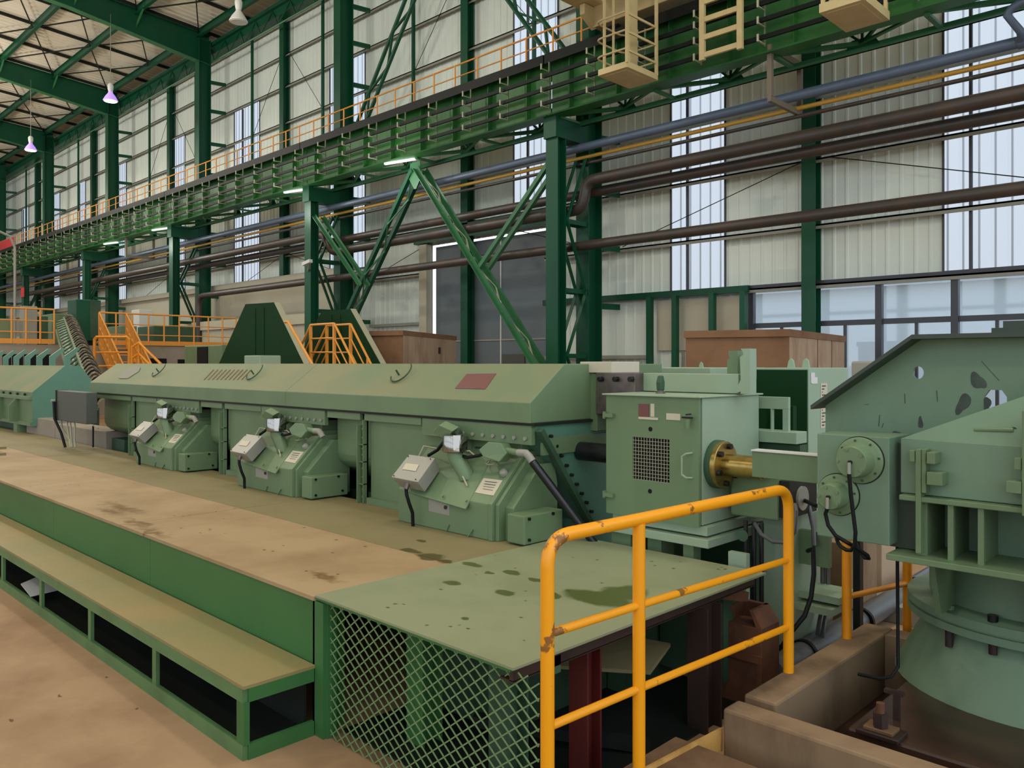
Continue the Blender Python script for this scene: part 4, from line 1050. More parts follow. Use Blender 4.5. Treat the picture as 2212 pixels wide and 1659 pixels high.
# parts beyond the cabinet
t = thing('gear_case', 'green box with a small fan at the right end below the tube', 'box', (-2.1, 4.6, .8))
a, b = P(1583, 1045, y=4.35), P(1680, 1045, y=4.35)
MB().box(-2.44, b.x, 4.35, 4.75, .90, 1.155).build('casing', M['machine'], t, bevel=.01)
MB().box(b.x, b.x+.06, 4.37, 4.73, .92, 1.13).build('fan_frame', M['dark_steel'], t)
MB().cyl((b.x+.06, 4.52, 1.02), (b.x+.075, 4.52, 1.02), .07, n=20).build('fan_guard', M['grey'], t)
t = thing('support_column', 'pale green machine column behind the right post of the guard rail', 'column', (-2.1, 4.6, 0))
a, b = P(1648, 1200, y=4.5), P(1702, 1200, y=4.5)
MB().box(a.x, b.x+.02, 4.5, 4.9, 0, .9).build('column_body', M['pale_green'], t, bevel=.006)
MB().box(b.x+.02, b.x+.2, 4.6, 4.64, .62, .82).build('ear', M['machine'], t)
MB().box(b.x+.02, b.x+.24, 4.55, 4.8, .36, .40).box(b.x, b.x+.26, 4.6, 4.85, .42, .46).build('ledge', M['pale_green'], t)
for k, px in enumerate((1611, 1629, 1645)):
    q = P(px, 1200, y=4.3)
    tag(MB().cyl((q.x, 4.3, 0), (q.x, 4.3, .89), .013, n=10).build('conduit_pipe', M['tube_dark']), ['leftmost of three dark vertical conduits beside the cabinet stand', 'middle of three dark vertical conduits beside the cabinet stand', 'rightmost of three dark vertical conduits beside the cabinet stand'][k], 'conduit', 'dark vertical conduits')
t = thing('rusty_hopper', 'rust-brown steel box with an open sloping top on the floor', 'hopper', (-2.35, 4.0, 0))
a = P(1557, 1492, z=.0); 
rx0, ry0 = a.x-.02, a.y
rx0, rx1, ry0, ry1 = -2.40, -2.10, 3.90, 4.10
ra, rb = P(1560, 1480, y=3.9), P(1645, 1480, y=3.9)
rx0, rx1 = ra.x, rb.x
MB().box(rx0, rx1, 3.9, 4.1, 0, .42).build('body', M['rust'], t, bevel=.004)
MB().box(rx0-.01, rx1+.01, 3.885, 3.9, .0, .04).box(rx0-.01, rx1+.01, 3.885, 3.9, .24, .28).box(rx0-.008, rx0+.02, 3.888, 3.9, .04, .24).box(rx1-.02, rx1+.008, 3.888, 3.9, .04, .24).build('ribs', M['rust'], t)
MB().hull([(rx0, 3.9, .42), (rx0+.03, 3.9, .42), (rx0+.03, 4.1, .42), (rx0, 4.1, .42)], [(rx0+.02, 3.92, .50), (rx0+.04, 3.92, .50), (rx0+.04, 4.1, .50), (rx0+.02, 4.1, .50)]).hull([(rx1-.03, 3.9, .42), (rx1, 3.9, .42), (rx1, 4.1, .42), (rx1-.03, 4.1, .42)], [(rx1-.08, 3.92, .50), (rx1-.06, 3.92, .50), (rx1-.06, 4.1, .50), (rx1-.08, 4.1, .50)]).box(rx0+.02, rx1-.06, 4.07, 4.1, .42, .5).build('rim', M['rust'], t)
t = thing('ground_pipe', 'thick grey pipe lying on the floor behind the kerb', 'pipe', (-2.08, 5, .1))
MB().cyl((-2.06, 4.12, .12), (-2.11, 7.6, .12), .075, n=24).build('pipe_body', M['grey_pipe'], t, smooth=True)
for y in (4.5, 5.35, 6.4):
    MB().cyl((-2.065, y, .12), (-2.066, y+.03, .12), .085, n=24).build('clamp_band', M['black'], t, smooth=True)
for y in (4.3, 5.2, 6.2, 7.2):
    MB().box(-2.16, -2.0, y-.05, y+.05, 0, .06).build('saddle', M['concrete'], t)
# concrete plinths and clutter beyond
def blk(name, px0, px1, y, dep, z0, z1, mat, label, cat):
    a, b = P(px0, y=y), P(px1, y=y)
    return tag(MB().box(a.x, b.x, y, y+dep, z0, z1).build(name, M[mat], bevel=.006), label, cat)
blk('concrete_plinth', 1735, 1832, 5.3, .5, 0, .62, 'kerb', 'stained concrete plinth with a bolt on top seen past the guard rail', 'plinth')
blk('concrete_plinth', 1700, 1760, 4.95, .28, 0, .2, 'concrete', 'low pale concrete block behind the grey pipe', 'plinth')
blk('concrete_plinth', 1835, 1905, 6.3, .6, 0, .6, 'wood', 'rusty brown block between the dark post and the big machine', 'block')
blk('blue_barrel', 1925, 1950, 8.5, .35, 0, .75, 'blue_drum', 'blue container far behind the guard rail', 'container')
blk('floor_duct', 1812, 1990, 5.85, .35, 0, .12, 'grey', 'shiny grey duct cover on the floor beside the grey pipe', 'duct')
q = P(1765, 1160, y=5.5)
t = thing('anchor_bolt', 'dark anchor bolt standing on the stained plinth', 'bolt', (q.x, 5.5, .62))
MB().box(q.x-.07, q.x+.07, 5.4, 5.6, .62, .66).build('plate', M['slab'], t); MB().cyl((q.x, 5.5, .66), (q.x, 5.5, .72), .045, n=6).build('nut', M['bolt'], t); MB().cyl((q.x, 5.5, .72), (q.x, 5.5, .77), .028, n=14).build('stud', M['bolt'], t)
for k, px in enumerate((1778, 1789)):
    q = P(px, 1200, y=4.85)
    tag(MB().tube([(q.x, 4.85, 1.0), (q.x, 4.85, .34), (q.x-.0, 4.8, .25), (q.x+.03, 4.7, .2), (q.x+.03, 4.7, .1)], .012, 10).build('grey_conduit', M['grey_pipe'], smooth=True), ['left of two bent grey conduits by the stained plinth', 'right of two bent grey conduits by the stained plinth'][k], 'conduit', 'bent grey conduits')
q = P(1850, 1330, y=4.75)
tag(MB().box(q.x-.02, q.x+.02, 4.75, 4.8, 0, 1.0).build('dark_post', M['dark_steel']), 'dark square post right of the far guard rail post', 'post')
tag(MB().tube([P(1745, 1190, y=4.4), P(1757, 1185, y=4.35), P(1758, 1240, y=4.3), P(1752, 1290, y=4.25), P(1738, 1330, y=4.2), P(1712, 1362, y=4.15), P(1690, 1395, y=4.15), P(1660, 1420, y=4.15)], .013, 10).build('black_hose', M['black'], smooth=True), 'black hose curving down to the floor behind the guard rail post', 'hose')
tag(MB().tube([P(1630, 1130, y=4.3), P(1645, 1155, y=4.25), P(1670, 1170, y=4.22), P(1700, 1172, y=4.22), P(1715, 1150, y=4.22), P(1720, 1105, y=4.25), P(1716, 1090, y=4.3)], .012, 10).build('grey_hose', M['grey_pipe'], smooth=True), 'grey hose looping under the box with the fan', 'hose')
tag(MB().tube([P(1710, 1052, y=4.6), P(1735, 1080, y=4.55), P(1762, 1092, y=4.4), P(1790, 1095, y=4.2)], .012, 10).build('black_hose', M['black'], smooth=True), 'black hose running behind the curved end of the guard rail', 'hose')
tag(MB().tube([P(1732, 1035, y=4.7), P(1745, 1085, y=4.65), P(1757, 1140, y=4.6), P(1759, 1180, y=4.55)], .014, 10).build('grey_hose', M['grey_pipe'], smooth=True), 'grey tube slanting down left of the big flanged block', 'hose')
# beam, fork and frames behind the cabinet
t = thing('fork_bracket', 'pale green beam with an upright fork at its right end behind the grille cabinet', 'bracket', (-2.8, 4.8, 1.61))
MB().box(-3.22, -2.47, 4.5, 4.62, 1.615, 1.735).build('beam', M['pale_green'], t, bevel=.004)
a, b, c, d = P(1568, y=4.55).x, P(1575, y=4.55).x, P(1612, y=4.55).x, P(1632, y=4.55).x
zt = P(1620, 753, y=4.5).z
MB().prism('y', [(c, 1.63), (c-.025, 1.62), (c-.03, 1.64), (c, 1.70), (c-.005, zt-.05), (c+.02, zt-.035), (c+.015, zt-.02), (c-.0, zt), (d, zt), (d, 1.615), (c, 1.615)], 4.48, 4.56).build('fork_cheek', M['pale_green'], t)
MB().prism('y', [(a-.02, 1.70), (a-.02, zt-.07), (a, zt-.055), (a-.01, zt-.04), (a-.01, zt-.01), (b+.03, zt-.01), (b+.03, 1.70)], 4.60, 4.68).build('fork_cheek', M['machine'], t)
MB().box(a+.0, c-.0, 4.64, 4.68, 1.70, zt-.04).build('fork_web', M['machine_dusty'], t)
t = thing('duct_box', 'green long box with lifting eyes behind the clamp block', 'box', (-3, 6, 0))
a, b = P(1335, y=5.6), P(1535, y=5.6)
MB().box(a.x-.1, b.x, 5.6, 6.5, 0, 1.765).build('body', M['pale_green'], t, bevel=.006)
for px in (1372, 1514):
    q = P(px, y=5.65); MB().prism('y', [(q.x-.02, 1.765), (q.x+.02, 1.765), (q.x+.012, 1.80), (q.x, 1.812), (q.x-.012, 1.80)], 5.65, 5.66).build('lifting_eye', M['pale_green'], t)
t = thing('window_frame_guard', 'pale green guard frame with two openings right of the cabinet', 'frame', (-1.9, 4.9, 1))
yy = 4.86
def fx(px): return P(px, y=yy).x
def fz(px, py): return P(px, py, y=yy).z
MB().box(fx(1632), fx(1703), yy, yy+.03, fz(1632, 882), fz(1632, 856)).box(fx(1690), fx(1703), yy, yy+.03, fz(1690, 940), fz(1690, 882)).box(fx(1664), fx(1668), yy, yy+.03, fz(1664, 938), fz(1664, 882)).build('frame', M['pale_green'], t, bevel=.003)
MB().box(fx(1625), fx(1728), yy-.05, yy+.1, fz(1700, 957), fz(1700, 932)).build('shelf_beam', M['pale_green'], t, bevel=.003)
MB().box(fx(1632), fx(1690), yy+.15, yy+.2, fz(1650, 940), fz(1650, 878)).build('back_plate', M['dark_cover'], t)
MB().box(fx(1625), fx(1728), yy, yy+.1, .9, fz(1700, 960)).build('support', M['machine_dark'], t)
t = thing('switch_cabinet', 'big green cabinet with papers on its pale side, left of the big machine', 'cabinet', (-1.2, 6.4, 0))
a, b = P(1632, y=6.0), P(1747, y=6.0)
e_ = P(1832, x=b.x)
MB().box(a.x, b.x, 6.0, e_.y, 0, 1.765).build('body', M['pale_green'], t, bevel=.006)
MB().box(a.x+.01, b.x-.01, 5.985, 6.0, .05, 1.75).build('front_door', M['dark_cover'], t)
for (p0, p1, ya, yb, nm) in ((1752, 1760, 805, 828, 'paper'), (1753, 1765, 815, 829, 'paper')):
    u, v = P(p0, x=b.x+.003), P(p1, x=b.x+.003)
    MB().box(b.x+.001, b.x+(.004 if p0 == 1752 else .006), u.y, v.y, P(p0, yb, x=b.x).z, P(p0, ya, x=b.x).z).build('paper_note', M['white'], t)
u, v = P(1772, x=b.x), P(1786, x=b.x)
MB().box(b.x+.001, b.x+.004, u.y, v.y, P(1775, 925, x=b.x).z, P(1775, 828, x=b.x).z).build('notice_strip', M['label'], t)
m_ = MB()
for i in range(14):
    py = 834+6.5*i; q = P(1775, py, x=b.x); m_.box(b.x+.004, b.x+.006, u.y+.02, v.y-.03*(1+i % 3), q.z-.004, q.z+.004)
m_.build('print', M['ink'], t)
for px in (1708, 1740):
    q = P(px, y=6.2); MB().prism('y', [(q.x-.03, 1.765), (q.x+.03, 1.765), (q.x+.02, 1.82), (q.x, 1.84), (q.x-.02, 1.82)], 6.2, 6.22).build('lifting_eye', M['pale_green'], t)

# ================================================================== BIG MACHINE AT THE RIGHT
t = thing('tilting_press', 'big green machine on a round pedestal at the right edge', 'machine', (-.9, 4.6, .02))
XR = .3
yb = 4.05
pl = [(P(1783, 935, y=yb).x, 1.0), (P(1783, 935, y=yb).x, P(1783, 876, y=yb).z), (P(1990, 735, y=yb).x, 1.912), (XR, 1.912), (XR, 1.0)]
big = MB().prism('y', pl, yb, yb+.025).build('side_plate', M['press'], t)
# real holes through the plate
def hole(obj, verts_xz, y0, y1):
    c = MB().prism('y', verts_xz, y0, y1).build('cutter', M['press'])
    md = obj.modifiers.new('cut', 'BOOLEAN'); md.object = c; md.operation = 'DIFFERENCE'; md.solver = 'EXACT'
    dg = bpy.context.evaluated_depsgraph_get(); me = bpy.data.meshes.new_from_object(obj.evaluated_get(dg))
    obj.modifiers.clear(); obj.data = me
    bpy.data.objects.remove(c)
bpy.context.view_layer.update()
q = P(1983, 805, y=yb)
off = Vector(t.location)
hole(big, [(q.x+.025*math.cos(2*math.pi*i/20), q.z+.030*math.sin(2*math.pi*i/20)) for i in range(20)], yb-.3, yb+.3)
q0, q1 = P(2126, 842, y=yb), P(2175, 880, y=yb)
hole(big, [(q0.x+.01, q0.z-.10), (q0.x, q0.z-.03), (q0.x+.02, q0.z), (q1.x-.02, q0.z), (q1.x, q0.z-.03), (q1.x, q0.z-.10)], yb-.3, yb+.3)
# top flange with its sloping part
A_ = P(1752, 873, y=yb-.13)
fl_ = MB()
s0 = (pl[1][0]-.0, pl[1][1]); s1 = (pl[2][0], pl[2][1])
fl_.hull([(s0[0]-.02, yb-.13, s0[1]-.015), (s0[0]-.02, yb+.08, s0[1]-.015), (s0[0]-.02, yb+.08, s0[1]+.005), (s0[0]-.02, yb-.13, s0[1]+.005)],
         [(s1[0], yb-.13, s1[1]), (s1[0], yb+.08, s1[1]), (s1[0], yb+.08, s1[1]+.02), (s1[0], yb-.13, s1[1]+.02)])
fl_.hull([(s1[0], yb-.13, s1[1]), (s1[0], yb+.08, s1[1]), (s1[0], yb+.08, s1[1]+.02), (s1[0], yb-.13, s1[1]+.02)],
         [(XR, yb-.13, s1[1]), (XR, yb+.08, s1[1]), (XR, yb+.08, s1[1]+.02), (XR, yb-.13, s1[1]+.02)])
fl_.build('top_flange', M['press_dark'], t)
MB().box(pl[0][0], XR, yb+.35, yb+.38, 1.0, 1.5).build('rear_plate', M['press'], t)
# cover: box with rising wedge
cx0 = P(1945, y=3.75).x; zc = 1.468; zb_ = 1.23
rise0 = onplane(2212, 862, (0, yb, 0), (0, 1, 0))
MB().box(cx0, XR, 3.75, yb, zb_, zc).build('front_cover', M['press'], t, bevel=.004)
slp = (rise0.z-zc)/(rise0.x-cx0)
MB().add([(cx0, 3.75, zc), (XR, 3.75, zc-.02), (XR, yb, zc+slp*(XR-cx0)), (cx0, yb-.001, zc+.002), (XR, yb, zc-.02)],
         [(0, 1, 2), (0, 2, 3), (1, 4, 2), (0, 3, 4, 1), (3, 2, 4)]).build('sloping_cover', M['press'], t)
q0, q1 = P(2108, 928, y=3.8), P(2192, 929, y=3.8)
MB().cyl((q0.x, 3.78, q0.z), (q1.x, 3.78, q1.z), .011, n=12).build('bar_handle', M['machine'], t)
MB().cyl((q0.x, 3.78, q0.z), (q0.x, 3.95, q0.z), .012, n=10).cyl((q1.x, 3.78, q1.z), (q1.x, 3.95, q1.z), .014, n=12).build('handle_mount', M['machine_dark'], t)
# columns, brackets and ledges
def bx(px0, px1, y0, y1, z0, z1, nm, mt='press', bv=.003):
    return MB().box(P(px0, y=y0).x, P(px1, y=y0).x, y0, y1, z0, z1).build(nm, M[mt], t, bevel=bv)
y3 = 3.70
def zz(px, py, y=3.70): return P(px, py, y=y).z
bx(1977, 1989, y3-.006, 3.75, .985, zz(1980, 970), 'guide_bar', 'machine')
bx(1990, 2000, y3-.005, 3.75, zz(1995, 1065), zz(1995, 970), 'guide_bar', 'machine')
bx(1964, 1976, y3, 3.75, zz(1970, 998), zz(1970, 973), 'bracket', 'machine')
bx(2001, 2019, y3-.03, 3.75, zz(2010, 1001), zz(2010, 976), 'bracket', 'machine')
bx(2001, 2035, y3-.03, 3.75, zz(2010, 1046), zz(2010, 1018), 'bracket', 'machine')
bx(2190, 2206, y3-.02, 3.75, zz(2195, 1014), zz(2195, 988), 'bracket', 'machine')
bx(2172, 2206, y3-.03, 3.75, zz(2180, 1063), zz(2180, 1037), 'bracket', 'machine')
bx(2207, 2222, y3-.03, 3.75, 1.2, zz(2206, 886), 'guide_bar', 'machine')
MB().box(cx0+.01, XR, y3, 4.0, 1.205, 1.228).build('upper_ledge', M['machine'], t, bevel=.004)
MB().box(cx0-.03, XR, 3.66, 4.05, .945, .972).build('lower_ledge', M['machine'], t, bevel=.003)
MB().box(cx0+.02, XR, 3.98, 4.0, .97, 1.21).build('back_panel', M['press'], t)
for px in (2047, 2112, 2300):
    a = P(px, y=3.72).x
    MB().box(a, a+.022, 3.72, 3.74, .972, 1.205).box(a+.006, a+.012, 3.74, 3.98, .972, 1.205).build('rib', M['machine'], t)
MB().box(P(1977, y=3.72).x, P(2000, y=3.72).x, 3.74, 3.98, .972, 1.205).build('rib', M['machine'], t)
# flanged block
bx0, bx1 = P(1765, y=3.70).x, P(1921, y=3.70).x
bz1, bz0 = P(1765, 936, y=3.70).z, P(1921, 1180, y=3.70).z
MB().box(bx0, bx1, 3.70, 3.98, bz0, bz1).build('flanged_block', M['press'], t, bevel=.004)
MB().box(bx0+.05, cx0+.1, 3.80, 4.04, bz0-.02, bz1-.03).build('block_core', M['press_dark'], t)
MB().box(P(1624, y=3.98).x, bx0+.02, 3.98, 4.04, P(1700, 1038, y=3.98).z, P(1700, 980, y=3.98).z).build('arm', M['machine'], t, bevel=.003)
MB().box(P(1624, y=3.98).x, bx0+.02, 3.97, 4.05, P(1700, 980, y=3.98).z, P(1700, 977, y=3.98).z).build('arm_rail', M['white'], t)
for (cx_, cy_, R, r_, hx_, ln) in ((1858, 994, .104, .07, 1836, .10), (1811.5, 1068, .094, .058, 1786, .10)):
    q = P(cx_, cy_, y=3.70)
    BC_ = MB().lathe((q.x, 3.70, q.z), (0, -1, 0), [(0, R), (.012, R), (.016, R-.004), (.018, r_+.015), (.024, r_+.004), (ln, r_), (ln+.006, r_-.004), (ln+.008, 0)], 40).build('bearing_cap', M['machine'], t, smooth=True)
    MB().lathe((q.x, 3.7005, q.z), (0, -1, 0), [(0, R+.004), (.003, R+.004)], 40).build('seal_ring', M['bolt'], BC_)
    for k in range(5):
        a = math.radians(35+72*k); p_ = Vector((q.x+(r_-.013)*math.cos(a), 3.70-ln-.008, q.z+(r_-.013)*math.sin(a)))
        MB().cyl(p_, p_-Vector((0, .006, 0)), .0065, n=10).build('cap_bolt', M['machine'], BC_)
    for k in range(8):
        a = math.radians(10+45*k); p_ = Vector((q.x+(R-.014)*math.cos(a), 3.70-.016, q.z+(R-.014)*math.sin(a)))
        MB().cyl(p_, p_-Vector((0, .005, 0)), .0055, n=8).build('cap_bolt', M['machine_dark'], BC_)
    p_ = Vector((q.x, 3.70-ln-.008, q.z-.0))
    MB().cyl(p_, p_-Vector((0, .015, 0)), .009, n=10).build('hose_union', M['bolt'], BC_)
    MB().cyl(p_+Vector((0, -.015, 0)), p_+Vector((0, -.016, -.05)), .0075, n=10).build('hose_ferrule', M['grey'], BC_)
qa = P(1858, 994, y=3.70)+Vector((0, -.124, -.05)); qb = P(1811.5, 1068, y=3.70)+Vector((0, -.124, -.05))
yh = 3.58
tag(MB().tube([qa, P(1838, 1070, y=yh), P(1843, 1110, y=yh), P(1848, 1150, y=yh), P(1846, 1178, y=yh), P(1838, 1189, y=yh), P(1828, 1188, y=yh), P(1815, 1180, y=yh+.05), P(1810, 1172, y=yh+.1), P(1806, 1160, y=4.0)], .0088, 10).build('black_hose', M['black'], smooth=True), 'black hose hanging in a loop from the upper bearing cap', 'hose')
tag(MB().tube([qb, P(1783, 1110, y=yh), P(1789, 1135, y=yh), P(1805, 1157, y=yh), P(1830, 1172, y=yh), P(1848, 1182, y=yh+.03), P(1862, 1192, y=yh+.06), P(1874, 1200, y=yh+.08), P(1877, 1206, y=yh+.1), P(1868, 1205, y=yh+.1), P(1857, 1190, y=yh+.12), P(1850, 1172, y=yh+.12)], .0088, 10).build('black_hose', M['black'], smooth=True), 'black hose hanging from the lower bearing cap', 'hose')
# drum and pedestal
C0 = (-.9+.0, 4.62)
MB().lathe((C0[0], C0[1], .66), (0, 0, 1), [(0, .50), (.29, .50)], 48).build('drum', M['press'], t, smooth=True)
MB().lathe((C0[0], C0[1], .56), (0, 0, 1), [(0, .60), (.035, .60), (.036, .585), (.046, .585), (.047, .60), (.085, .60), (.086, .56), (.1, .50)], 64).build('ring_flange', M['press'], t, smooth=True)
MB().lathe((C0[0], C0[1], .25), (0, 0, 1), [(0, .66), (.02, .65), (.29, .51), (.31, .50)], 48).build('pedestal', M['press'], t, smooth=True)
for (px, zt_) in ((2035, .945), (2260, .945)):
    a = P(px, y=4.05)
    MB().hull([(a.x-.012, 4.0, .655), (a.x+.012, 4.0, .655), (a.x+.012, 4.3, .655), (a.x-.012, 4.3, .655)], [(a.x-.0, 3.85, zt_), (a.x+.024, 3.85, zt_), (a.x+.024, 4.3, zt_), (a.x, 4.3, zt_)]).build('gusset', M['machine'], t)
for (a_, r_, h_, mt) in ((-100, .54, .03, 'bolt'), (-84, .53, .075, 'machine'), (-122, .55, .02, 'machine'), (-60, .54, .03, 'bolt')):
    a = math.radians(a_); x_, y_ = C0[0]+r_*math.cos(a), C0[1]+r_*math.sin(a)
    MB().cyl((x_, y_, .645), (x_, y_, .645+h_), .022, n=16).build('ring_bolt', M[mt], t, smooth=True)
    MB().cyl((x_, y_, .47 if mt == 'machine' else .5), (x_, y_, .56), .018, n=14).build('ring_bolt_shank', M['rust_dark'], t, smooth=True)
# worn dark patches on the big plate
def blob(cx, cy, rx, ry, ph, sk=0):
    o = []
    for i in range(18):
        a = 2*math.pi*i/18; k = 1+.16*math.sin(3*a+ph)+.1*math.sin(2*a+ph*2)
        o.append(P(cx+rx*k*math.cos(a)+sk*math.sin(a), cy+ry*k*math.sin(a), y=yb-.002))
    return o
for (cx, cy, rx, ry, ph, sk) in ((2112, 823, 15, 19, .4, 6), (2080, 872, 14, 22, 1.6, -7), (1988, 913, 5, 13, .2, 0), (2132, 872, 9, 14, 2.0, 0), (1935, 936, 9, 5, 1.1, 0)):
    MB().quadbox(blob(cx, cy, rx, ry, ph, sk), .0012).build('worn_patch', M['stain'], t, label='dark worn patch')
for (a, b_, c, d_) in ((1900, 896, 1898, 921), (1908, 914, 1905, 924), (1954, 850, 1955, 872), (2023, 843, 2025, 868), (2120, 780, 2158, 822), (1868, 874, 1877, 873)):
    MB().bar(P(a, b_, y=yb-.0015), P(c, d_, y=yb-.0015), .003, .001).build('scratch', M['stain'], t)
# small clutter on top of the big machine
a = P(2180, 720, y=4.3)
tag(MB().box(a.x, a.x+.25, 4.0, 4.16, 1.932, 1.955).box(a.x+.04, a.x+.2, 4.02, 4.14, 1.955, 1.985).build('top_casting', M['press_dark']), 'dark stepped casting on top of the big machine at the right edge', 'casting')
# ================================================================== LEFT: NEXT HOUSING, CONTROL BOX, CONVEYOR
t = thing('ribbed_housing', 'dusty green ribbed housing with bent fins on top at the left edge', 'machine', (-18, 4.2, 0))
LX = -14.45
lp = [(3.85, .80), (3.85, 1.34), (4.33, 1.765), (4.56, 1.755), (4.75, 1.5), (4.75, .80)]
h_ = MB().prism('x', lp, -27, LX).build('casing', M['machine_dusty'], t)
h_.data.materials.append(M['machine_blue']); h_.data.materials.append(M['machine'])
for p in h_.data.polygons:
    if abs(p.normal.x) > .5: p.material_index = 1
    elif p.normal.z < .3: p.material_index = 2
MB().box(-27, LX-.01, 3.80, 3.86, 1.22, 1.27).build('front_ledge', M['machine'], t)
MB().box(-27, LX-.01, 3.82, 3.86, .80, .86).build('base_ledge', M['machine'], t)
for i in range(9):
    x = LX-.75-.95*i
    MB().prism('x', [(3.85, .84), (3.85, 1.22), (3.80, 1.22), (3.70, 1.1), (3.70, .84)], x-.02, x+.02).build('rib', M['machine'], t)
for i in range(9):
    px = (147, 115, 87, 61, 37, 14, -9, -30, -50)[i]; x = P(px, y=4.4).x
    MB().prism('x', [(4.34, 1.75), (4.43, 1.75), (4.43, 1.88), (4.57, 2.03), (4.57, 2.06), (4.52, 2.06), (4.34, 1.92)], x-.02, x+.02).build('fin', M['machine_blue'], t)
for i in range(6):
    x = LX-.35-.42*i
    MB().cyl((x, 3.85, 1.30), (x, 3.82, 1.30), .02, n=10).build('bolt', M['dark_steel'], t)
MB().box(-27, -15.2, 4.0, 4.7, 0, .80).build('base', M['machine_dark'], t)
MB().box(-15.3, -15.1, 3.8, 4.0, 0, .80).build('leg', M['machine'], t)
def pbox(name, px0, px1, y, dep, z0, z1, mat, parent, bv=.004):
    a, b = P(px0, y=y), P(px1, y=y)
    return MB().box(a.x, b.x, y, y+dep, z0, z1).build(name, M[mat], parent, bevel=bv)
t = thing('control_box', 'grey control box on thin conduits standing at the left end of the platform', 'control box', (P(155, y=3.5).x, 3.6, PH))
pbox('box_body', 122, 185, 3.5, .14, 1.035, 1.435, 'box_grey', t, .01)
a = P(122, y=3.5)
MB().box(a.x-.02, a.x+.02, 3.49, 3.64, 1.03, 1.44).build('side_door', M['dark_steel'], t)
q = P(117, 866, y=3.48); MB().cyl((q.x, 3.5, q.z), (q.x, 3.44, q.z), .02, n=10).build('switch_knob', M['grey'], t)
for px, pb in ((132, 153), (144, 152), (151, 156), (160, 163)):
    MB().tube([P(px, 905, y=3.55), P(px+2, 925, y=3.55), P(pb-2, 950, y=3.55), P(pb, 966, y=3.55)], .011, 8).build('conduit', M['cream'], t, smooth=True)
MB().tube([P(116, 868, y=3.47), P(118, 905, y=3.47), P(132, 935, y=3.5), P(141, 966, y=3.53)], .018, 8).build('black_cable', M['black'], t, smooth=True)
for k, (a_, b_, y, dp, z0, z1) in enumerate(((57, 118, 3.92, .5, 0, .93), (119, 228, 3.92, .35, 0, .885))):
    a, b = P(a_, y=y), P(b_, y=y)
    tag(MB().box(a.x, b.x, y, y+dp, z0, z1).build('concrete_block', M['concrete'], bevel=.008), ['pale concrete block at the foot of the ribbed housing', 'grey concrete block behind the control box legs'][k], 'block')
tag(MB().box(P(228, y=4.0).x, P(268, y=4.0).x, 4.0, 4.3, 0, .80).build('small_box', M['machine_dark'], bevel=.006), 'small dark green box at the left foot of the furnace housing', 'box')
t = thing('cable_loop', 'pale cable hanging in a loop left of the furnace housing', 'cable', (P(200, y=3.8).x, 3.8, .9))
MB().tube([P(200, 870, y=3.8), P(197, 900, y=3.8), P(202, 920, y=3.8), P(212, 925, y=3.8)], .008, 6).build('cable', M['cream'], t)
MB().cyl(P(201, 920, y=3.8), P(201, 966, y=3.8), .012, n=6).build('stem', M['dark_steel'], t)
for k, (p0, p1, ya, yb_) in enumerate(((-60, 83, 960, 967), (-60, 60, 975, 984))):
    a, b = P(p0, ya+5, z=PH), P(p1, ya+5, z=PH)
    tag(MB().box(a.x, b.x, a.y-.25, a.y+.25, PH, PH+.03).build('floor_cover', M['deck2']), ['loose cover plate on the deck at the left edge, farther one', 'loose cover plate on the deck at the left edge, nearer one'][k], 'cover plate')

# conveyor
t = thing('chute_conveyor', 'inclined ribbed conveyor chute coming down between the railings on the left', 'conveyor', (P(200, 880, d=13.5).x, P(200, 880, d=13.5).y, 0))
Lt, Mt, Rt = P(121, 695, d=27.5), P(138, 688, d=27.8), P(166, 694, d=27.3)
Lb, Mb, Rb = P(186, 925, d=13.6), P(208, 880, d=13.6), P(250, 880, d=13.4)
dn = Vector((0, 0, -.12))
def slab4(a, b, c, d, dz): return MB().hull([a, b, c, d], [p+dz for p in (a, b, c, d)])
slab4(Lt, Mt, Mb, Lb, dn).build('side_trough', M['machine'], t)
rows = 15; m_ = MB(); prof_ = []
for j in range(rows+1):
    u = j/rows; a, b = Mt.lerp(Mb, u), Rt.lerp(Rb, u)
    prof_.append([a.lerp(b, s/6)+Vector((0, 0, .16*math.sin(math.pi*s/6))) for s in range(7)])
for j in range(rows):
    for s in range(6):
        o = len(m_.v); m_.v += [tuple(v) for v in (prof_[j][s], prof_[j][s+1], prof_[j+1][s+1], prof_[j+1][s])]; m_.f.append((o, o+1, o+2, o+3))
m_.build('ribbed_belt', M['belt'], t)
rib0 = []
for j in range(34):
    u = (j+.5)/34; a, b = Mt.lerp(Mb, u), Rt.lerp(Rb, u)
    MB().tube([a.lerp(b, s/6)+Vector((0, 0, .175*math.sin(math.pi*s/6)+.01)) for s in range(7)], .022, 5).build('belt_rib', M['dark_steel'] if j % 2 else M['belt'], t)
for j in range(26):
    u = (j+.5)/26; MB().bar(Lt.lerp(Lb, u)+Vector((0, 0, .02)), Mt.lerp(Mb, min(1, u+.03))+Vector((0, 0, .02)), .03, .03).build('trough_rib', M['machine_dark'], t)
MB().bar(Mt, Mb, .06, .1).build('centre_beam', M['machine'], t)
MB().bar(Lt+Vector((0, 0, -.3)), Lb+Vector((0, 0, -.3)), .05, .08).build('handrail', M['machine'], t)
for u in (.12, .5, .97):
    p_ = Mt.lerp(Mb, u)
    MB().box(p_.x-.06, p_.x+.06, p_.y-.06, p_.y+.06, (2.45 if u < .05 else 0), p_.z-.1).build('leg', M['machine_dark'], t)

